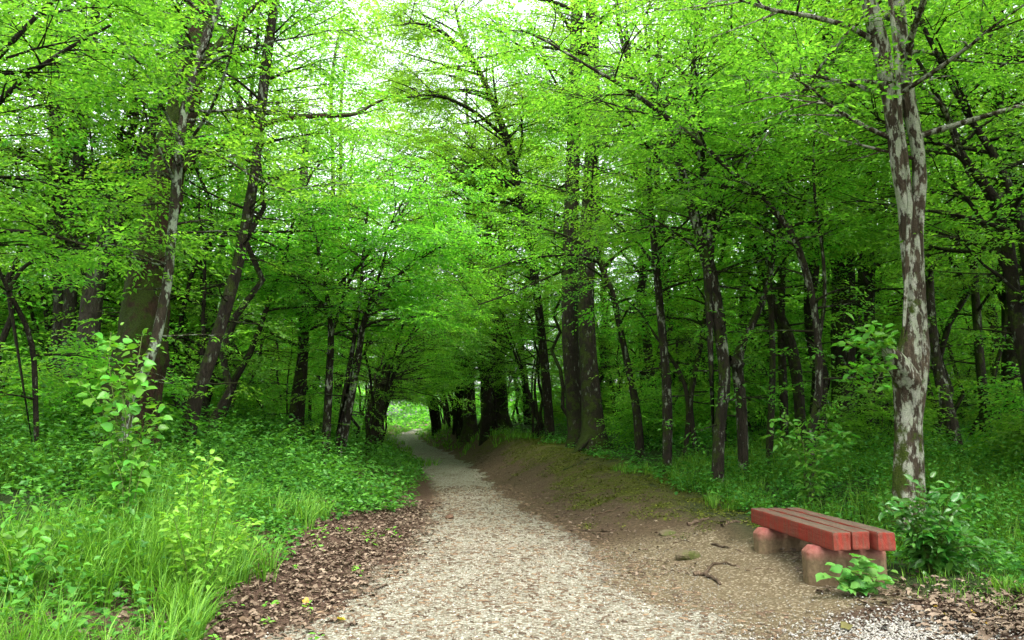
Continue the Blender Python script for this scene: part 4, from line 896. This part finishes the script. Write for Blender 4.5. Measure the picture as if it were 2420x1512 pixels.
def bench():
    gz = float(hgt(2.95, 8.0)); top = .60 - gz
    e = empty('park_bench', (3.06, 7.99, gz), 'low red-painted bench of three thick timbers on two log supports', 'bench')
    e.rotation_euler = (0, 0, math.radians(4.35))
    for k, (x, dy, dl) in enumerate([(-.197, 0, 0), (.0, .03, -.03), (.203, -.02, .0)]):
        bevel_box('plank', .166, 1.92 + dl, .163, .016, 'paint', e, (x, dy, top - .0815), .007, 2, None, 12)
    for y in (-.64, .56):
        h = top - .163 + .10
        def shp(bm):
            for v in bm.verts:
                if v.co.z > 0: v.co.y *= .80
                if v.co.z > 0 and v.co.x < 0: v.co.x += .02
        import bmesh
        bm = bmesh.new(); bmesh.ops.create_cube(bm, size=1.0); bmesh.ops.scale(bm, vec=(.74, .24, h), verts=bm.verts)
        ed = [q for q in bm.edges if (q.verts[0].co.z > 0 and q.verts[1].co.z > 0)] + [q for q in bm.edges if abs(q.verts[0].co.z - q.verts[1].co.z) > .1]
        bmesh.ops.bevel(bm, geom=ed, offset=.055, segments=1, affect='EDGES')
        bmesh.ops.bevel(bm, geom=list(bm.edges), offset=.007, segments=1, affect='EDGES', profile=.6)
        es = [q for q in bm.edges if q.calc_length() > .06]; bmesh.ops.subdivide_edges(bm, edges=es, cuts=4, use_grid_fill=True)
        for v in bm.verts: v.co = v.co + v.normal * .006 * (float(fbm(v.co.x * 5 + y * 3, v.co.y * 5 + v.co.z * 4 + 7, 3)) - .5) * 2
        for v in bm.verts: v.co.z += h / 2 - .10
        me = bpy.data.meshes.new('leg'); bm.to_mesh(me); bm.free(); me.materials.append(M['leg'])
        for p in me.polygons: p.use_smooth = True
        try: me.set_sharp_from_angle(angle=math.radians(40))
        except Exception: pass
        o = link('leg', me, e, (.0 - .03, y, 0)); o.rotation_euler = (0, 0, math.radians(-3 if y < 0 else 4))
bench()

# ------------------------------------------------------------------ plants whose leaves can be told apart
from mathutils import Matrix
LEAFM = {}
def leaf_meshes(kind, mat):
    key = (kind, mat)
    if key not in LEAFM:
        out = []
        for k in range(4):
            rg = np.random.default_rng(70 + k); w, fo, dr = {'broad': (.86, .10, .22), 'oval': (.55, .10, .18), 'heart': (.92, .13, .2), 'lance': (.42, .08, .2)}[kind]
            V, F = leaf_tpl(8, w * rg.uniform(.92, 1.08), fo * rg.uniform(.6, 1.5), dr * rg.uniform(.5, 1.6))
            if kind == 'heart': V = V.copy(); V[[1, 3], 0] -= .12; V[[1, 3], 1] *= 1.1
            V = V + rg.normal(0, .012, V.shape); me = mesh_np('leaf', V, F, [M[mat]], None, True); out.append(me)
        LEAFM[key] = out
    return LEAFM[key]
def leaf_plant(name, label, cat, base, stems, kind, mat, lf, n, rg, up=.9, flat=.25, stem_r=.006, parent=None, dist=.07, inner=0):
    """stems: list of polylines relative to base; leaves sit along them as objects of their own"""
    if parent is None: e = empty(name, base, label, cat); holder = e
    tb = Tubes(); root = None; SP = []
    for k, P in enumerate(stems):
        P, R = resample(np.array(P, float), np.linspace(stem_r, stem_r * .35, len(P)), 9); s_ = tb.add(P, R, 5, 0, root)
        if root is None: root = (s_[0], 0, s_[2], s_[3])
        SP.append(P)
    V, F = tb.tris(); me = mesh_np('stem', V, F, [M['stem']], None, True)
    if parent is None: link('stem', me, e)
    else:
        e = link(name, me, parent, tuple(base))
    if inner:
        q = rg.integers(0, len(SP), inner); t = rg.uniform(.5, 7.9, inner); i0 = t.astype(int); A = np.array(SP)
        p = A[q, i0] + (A[q, i0 + 1] - A[q, i0]) * (t - i0)[:, None]; a = rg.uniform(0, 6.28, inner); dd = np.stack([np.cos(a), np.sin(a), rg.normal(0, flat, inner)], -1)
        V, F = place(leaf_tpl(4, .55), frames(dd, np.stack([rg.normal(0, .5, inner), rg.normal(0, .5, inner) - .3, np.ones(inner)], -1)), lf * rg.uniform(.4, .85, inner), p + dd * dist * rg.uniform(.1, 1.1, inner)[:, None] + rg.normal(0, dist * .3, (inner, 3)))
        f_ = link('foliage', mesh_np('foliage', V, F, [M[mat]]), e); f_["kind"] = 'stuff'
    ms = leaf_meshes(kind, mat)
    for i in range(n):
        P = SP[i % len(SP)]; t = 8 * (.12 + .88 * rg.random() ** .8); q = min(int(t), 7); p = P[q] + (P[q + 1] - P[q]) * (t - q); d = P[q + 1] - P[q]
        a = rg.uniform(0, 6.28); dd = np.array([math.cos(a), math.sin(a), rg.normal(.05, flat)]); s = lf * rg.uniform(.6, 1.2)
        R = frames(dd[None], np.array([[rg.normal(0, flat) * 1.3, rg.normal(0, flat) * 1.3 - .45, up]]))[0]
        p = p + dd * dist * rg.uniform(.2, 1.0)
        o = bpy.data.objects.new('leaf', ms[int(rg.integers(0, 4))]); COL.objects.link(o); o.parent = e
        o.matrix_local = Matrix([[*(R[r] * s), p[r]] for r in range(3)] + [[0, 0, 0, 1]])
    return e
M['stem'] = island_mat('green_stem', [(0, (.06, .12, .02)), (1, (.10, .16, .03))], .6)
def plants():
    rg = np.random.default_rng(80)
    def ray_stem(pts, Y, base): return [at(px, py, Y + dy) - base for px, py, dy in pts]
    def gb(px, Y): x = at(px, 1000, Y)[0]; return np.array([x, Y, float(hgt(x, Y)) - .01])
    b = gb(300, 7.6)
    leaf_plant('hazel_sapling', 'broad-leaved bright sapling in front of the mossy trunk', 'sapling', b, [[(0, 0, 0)] + ray_stem(q, 7.6, b) for q in
        ([(280, 950, 0), (240, 860, .05), (262, 785, .1)], [(310, 950, -.1), (325, 870, -.1), (336, 790, -.1)], [(260, 980, -.15), (215, 930, -.2), (190, 900, -.2)], [(300, 990, -.2), (300, 930, -.3), (270, 880, -.3)], [(330, 1000, -.1), (360, 985, -.2), (372, 960, -.2)])], 'broad', 'leaf_near', .108, 230, rg, dist=.15, flat=.45, inner=480)
    b = gb(478, 6.3)
    leaf_plant('young_shrub', 'lime-green upright young shrub rising from the grass', 'shrub', b, [[(0, 0, 0)] + ray_stem(q, 6.3, b) for q in
        ([(478, 1230, 0), (480, 1150, 0), (492, 1075, 0)], [(450, 1230, .05), (435, 1170, .1), (445, 1110, .1)], [(510, 1240, -.05), (525, 1190, -.1), (520, 1120, -.1)], [(540, 1290, -.1), (570, 1260, -.1), (590, 1230, -.1)], [(430, 1280, -.1), (410, 1240, -.1), (405, 1190, -.1)])], 'oval', 'leaf_bright', .07, 295, rg, dist=.08, stem_r=.004, flat=.45, inner=420)
    b = gb(55, 5.7)
    leaf_plant('bramble_shrub', 'low leafy shrub at the edge of the grass with a pale top leaf', 'shrub', b, [[(0, 0, 0)] + ray_stem(q, 5.7, b) for q in
        ([(60, 1310, 0), (80, 1260, 0), (110, 1225, 0)], [(30, 1320, 0), (10, 1290, 0), (-10, 1250, 0)], [(90, 1330, -.1), (120, 1300, -.1), (130, 1280, -.1)], [(0, 1370, -.1), (-30, 1340, 0), (-40, 1300, 0)])], 'oval', 'leaf_near', .085, 170, rg, dist=.08, stem_r=.005, flat=.4)
    b = gb(312, 7.2)
    leaf_plant('maple_seedling', 'small broad-leaved seedling beside the yellow leaves on the bank', 'sapling', b, [[(0, 0, 0)] + ray_stem(q, 7.2, b) for q in ([(310, 1100, 0), (320, 1050, 0)], [(330, 1110, 0), (360, 1070, 0)], [(290, 1110, 0), (270, 1085, 0)])], 'broad', 'leaf_near', .12, 26, rg, dist=.07)
    b = np.array([3.02, 6.86, float(hgt(3.02, 6.86))])
    leaf_plant('heart_leaved_plant', 'pale green heart-leaved plant growing against the near end of the bench', 'plant', b, [[(0, 0, 0), (np.cos(a) * r * .4, np.sin(a) * r * .4, h * .6), (np.cos(a) * r, np.sin(a) * r * .6, h)] for a, r, h in
        ((.1, .26, .22), (.6, .15, .30), (1.6, .05, .34), (2.6, .20, .24), (3.2, .30, .20), (4.2, .15, .16), (5.2, .17, .17), (5.9, .30, .15), (3.6, .25, .12), (2.0, .12, .27))], 'heart', 'leaf_pale', .11, 84, rg, dist=.06, flat=.22, stem_r=.004)
    b = on_ground(2235, 1372) + np.array([.05, .35, 0])
    st = []
    for k in range(16):
        a = rg.uniform(0, 6.28); r = rg.uniform(.15, .62); h = rg.uniform(.45, .95) * (1.1 - .5 * r); st.append([(0, 0, 0), (np.cos(a) * r * .45, np.sin(a) * r * .35, h * .65), (np.cos(a) * r, np.sin(a) * r * .8, h * (.95 if k % 3 else .55))])
    leaf_plant('glossy_shrub', 'glossy dark green rounded shrub at the foot of the lichen-blotched hornbeam', 'shrub', b, st, 'oval', 'leaf_gloss', .115, 298, rg, dist=.11, flat=.4, stem_r=.007, inner=700)
    b = gb(1905, 10.2)
    leaf_plant('ash_sapling', 'feathery sapling by the foot of the arching stem behind the bench', 'sapling', b, [[(0, 0, 0)] + ray_stem(q, 10.2, b) for q in
        ([(1920, 1060, 0), (1950, 1000, 0), (1975, 945, 0)], [(1890, 1060, 0), (1860, 1045, 0), (1820, 1025, 0)], [(1930, 1050, 0), (1970, 1020, 0), (2015, 1018, 0)], [(1900, 1050, -.1), (1890, 1000, -.1), (1840, 985, -.1)], [(1930, 1080, -.1), (1960, 1060, -.1), (2000, 1050, -.1)])], 'lance', 'leaf_near', .13, 230, rg, dist=.14, flat=.4, inner=150)
    tree = next(o for o in COL.objects if o.name.startswith('lichen_hornbeam')); org = np.array(tree.location)
    b0 = at(2100, 845, 8.8)
    leaf_plant('shoot', None, None, b0 - org, [[(0, 0, 0)] + [at(px, py, 8.7) - b0 for px, py in q] for q in ([(2060, 800), (2030, 770)], [(2050, 830), (2000, 810)], [(2060, 870), (2010, 880)], [(2070, 900), (2050, 940)], [(2080, 800), (2090, 770)])], 'oval', 'leaf_near', .12, 170, rg, parent=tree, dist=.13, flat=.4)
plants()

# ------------------------------------------------------------------ stones, sticks, roots, fallen leaves
def rock_mat(name, a, b, moss):
    t = NT(name); tc = t.n("ShaderNodeTexCoord"); ob = tc.outputs["Object"]; n1 = t.noise(14, ob, 6, .65); n2 = t.noise(50, ob, 4, .6)
    col = t.mix(t.step(n1, .3, .7), a, b)
    if moss: col = t.mix(t.step(t.noise(7, ob, 4), .42, .6), col, (.06, .07, .018))
    return t.pbr(col, .9, t.bump(t.math('ADD', n1, t.math('MULTIPLY', n2, .5)), .7, .02), .2)
M['rock'] = rock_mat('mossy_rock', (.085, .066, .04), (.15, .12, .075), True); M['brick'] = rock_mat('brown_rock', (.07, .04, .025), (.12, .07, .045), False)
def rock(name, label, px, py, size, mat, seed, sink=.35):
    import bmesh
    p = on_ground(px, py); bm = bmesh.new(); bmesh.ops.create_icosphere(bm, subdivisions=3, radius=1.0); rg = np.random.default_rng(seed); pl = norm(rg.normal(0, 1, (9, 3)))
    for v in bm.verts:
        q = np.array(v.co); m = (pl @ q).max(); q = q / max(m, .75) * .8; q = q * (1 + .14 * (float(fbm(q[0] * 2 + seed, q[1] * 2 + q[2] * 2, 3)) - .5))
        v.co = Vector(q * np.array(size) * .5)
    me = bpy.data.meshes.new(name); bm.to_mesh(me); bm.free(); me.materials.append(M[mat])
    for f in me.polygons: f.use_smooth = False
    o = link(name, me, None, (p[0], p[1], p[2] + size[2] * (.5 - sink))); tag(o, label, 'stone')
rock('stone', 'small brown brick-like stone lying on the gravel', 1062, 1228, (.13, .10, .10), 'brick', 2, .12)
rock('rock', 'mossy wedge-shaped rock half sunk in the dirt by the bench', 1625, 1318, (.28, .2, .17), 'rock', 4, .45)
rock('rock', 'small flat mossy rock higher up the dirt slope', 1578, 1262, (.22, .18, .10), 'rock', 9, .5)
rock('stone', 'pale flat chip lying on the brown bank beside the path', 1318, 1222, (.10, .07, .03), 'rock', 12, .2)
def stick(name, label, segs, w, mat='root', cat='stick', lift=.0, seed=0):
    tb = Tubes(); first = None; org = None
    for k, pts in enumerate(segs):
        W = np.array([on_ground(px, py) for px, py in pts]); 
        if org is None: org = W[0].copy()
        W = W - org; W[:, 2] += w[k] * .5 + lift
        n = len(pts); R = np.linspace(w[k], w[k] * .45, n); P, R = resample(W, R, 4 * n); P[:, 2] += .01 * np.sin(np.arange(len(P)) * 1.7 + seed)
        s_ = tb.add(P, R, 7, .18, first, seed + k)
        if first is None: first = s_
    V, F = tb.tris(); o = link(name, mesh_np(name, V, F, [M[mat]], None, True), None, tuple(org)); tag(o, label, cat)
stick('surface_root', 'smooth pale forked root curving out of the dirt near the bench', [[(1640, 1362), (1660, 1358), (1690, 1372), (1702, 1384)], [(1668, 1358), (1678, 1338), (1705, 1332), (1740, 1338)]], (.028, .018), 'root', 'root')
stick('fallen_branch', 'short thick broken branch on the dirt uphill of the mossy rock', [[(1624, 1244), (1650, 1236), (1674, 1228)]], (.03,), 'root', seed=1)
stick('fallen_branch', 'pale branch lying beside the far end of the bench', [[(1705, 1246), (1730, 1234), (1765, 1236)], [(1700, 1236), (1730, 1232)]], (.022, .014), 'root', seed=2)
stick('fallen_branch', 'slim stick lying on the brown slope above the gravel', [[(1400, 1218), (1430, 1212), (1466, 1200)]], (.017,), 'twig', seed=3)
stick('fallen_branch', 'forked stick lying along the edge of gravel and dirt', [[(1318, 1256), (1370, 1254), (1446, 1258)], [(1395, 1258), (1425, 1272)]], (.016, .012), 'root', seed=4)
stick('surface_root', 'thin root running towards the far bench support', [[(1680, 1286), (1720, 1296), (1756, 1308)]], (.014,), 'root', 'root', seed=5)
stick('fallen_branch', 'dark rotten branch on the leaf litter at the gravel edge', [[(566, 1472), (592, 1468), (622, 1458)]], (.026,), 'twig', seed=6)
stick('fallen_branch', 'lichen-grey branch half hidden under the grass edge', [[(380, 1440), (420, 1432), (458, 1430)]], (.02,), 'bark_pale', seed=7)
stick('fallen_branch', 'thin twig lying across the leaf litter', [[(660, 1322), (700, 1352), (740, 1370)]], (.007,), 'twig', seed=8)
stick('fallen_branch', 'forked twig lying on the open gravel', [[(1108, 1424), (1140, 1414), (1152, 1400)], [(1150, 1408), (1166, 1438)]], (.006, .006), 'twig', seed=9)
stick('surface_root', 'root creeping down the mossy bank from the twin oaks', [[(1330, 1112), (1365, 1100), (1390, 1085)]], (.03,), 'bark', 'root', seed=10)
stick('fallen_branch', 'short dark stick on the gravel in front', [[(942, 1490), (975, 1488), (1000, 1484)]], (.008,), 'twig', seed=11)
M['olive'] = island_mat('withered_leaf', [(0, (.10, .10, .03)), (1, (.14, .13, .04))])
for k, (lab, pts, w) in enumerate([('short twig on the dirt just uphill of the forked root', [(1560, 1345), (1600, 1352), (1625, 1349)], .007), ('crooked twig on the trodden dirt below the mossy rock', [(1500, 1330), (1540, 1322), (1575, 1330)], .006),
        ('curved twig between the two mossy rocks', [(1590, 1285), (1612, 1278), (1640, 1284)], .007), ('bare twig on the brown slope under the moss', [(1480, 1180), (1510, 1172), (1545, 1176)], .009), ('thin stick pointing down the bank towards the gravel', [(1350, 1170), (1385, 1160), (1425, 1158)], .009),
        ('dark stick lying across the middle of the gravel', [(1120, 1305), (1150, 1301), (1185, 1302)], .006), ('small stick on the gravel before the litter edge', [(960, 1405), (985, 1402), (1010, 1404)], .006), ('stick near the lower gravel edge by the dirt', [(1330, 1440), (1365, 1434), (1392, 1438)], .006),
        ('twig lying beside the near bench support', [(1760, 1350), (1800, 1344), (1840, 1350)], .006)]): stick('fallen_twig', lab, [pts], (w,), 'twig', 'twig', seed=30 + k)
def fallen(px, py, lab, s, k, mat='yellow'):
    rg = np.random.default_rng(90 + k); V, F = dead_leaf_tpl(rg); p = on_ground(px, py); me = mesh_np('fallen_leaf', V * s, F, [M['olive' if 'olive' in lab else mat]], None, True)
    o = link('fallen_leaf', me, None, (p[0], p[1], p[2] + .025)); o.rotation_euler = (rg.normal(0, .35), rg.normal(0, .35), rg.uniform(0, 6)); tag(o, lab, 'leaf', 'bright fallen leaves')
for k, (px, py, lab, s) in enumerate([(722, 1452, 'yellow curled leaf on the leaf litter at the gravel edge', .12), (806, 1492, 'orange-tan leaf flake on the boundary of litter and gravel', .12),
        (2332, 1502, 'yellow leaf beside the white gravel, lowest of its cluster', .06), (2300, 1478, 'large yellow-green leaf in the litter by the white gravel', .09), (2235, 1482, 'yellow leaf touching the white gravel', .06), (2362, 1486, 'small yellow leaf apart on the litter near the shrub', .05),
        (2315, 1452, 'tiny yellow leaf just below the glossy shrub', .05), (2210, 1462, 'yellow petal-like leaf between bench plant and white gravel', .05), (2000, 1512, 'olive withered leaf lying on the white gravel', .16)]): fallen(px, py - 20, lab, s, k)
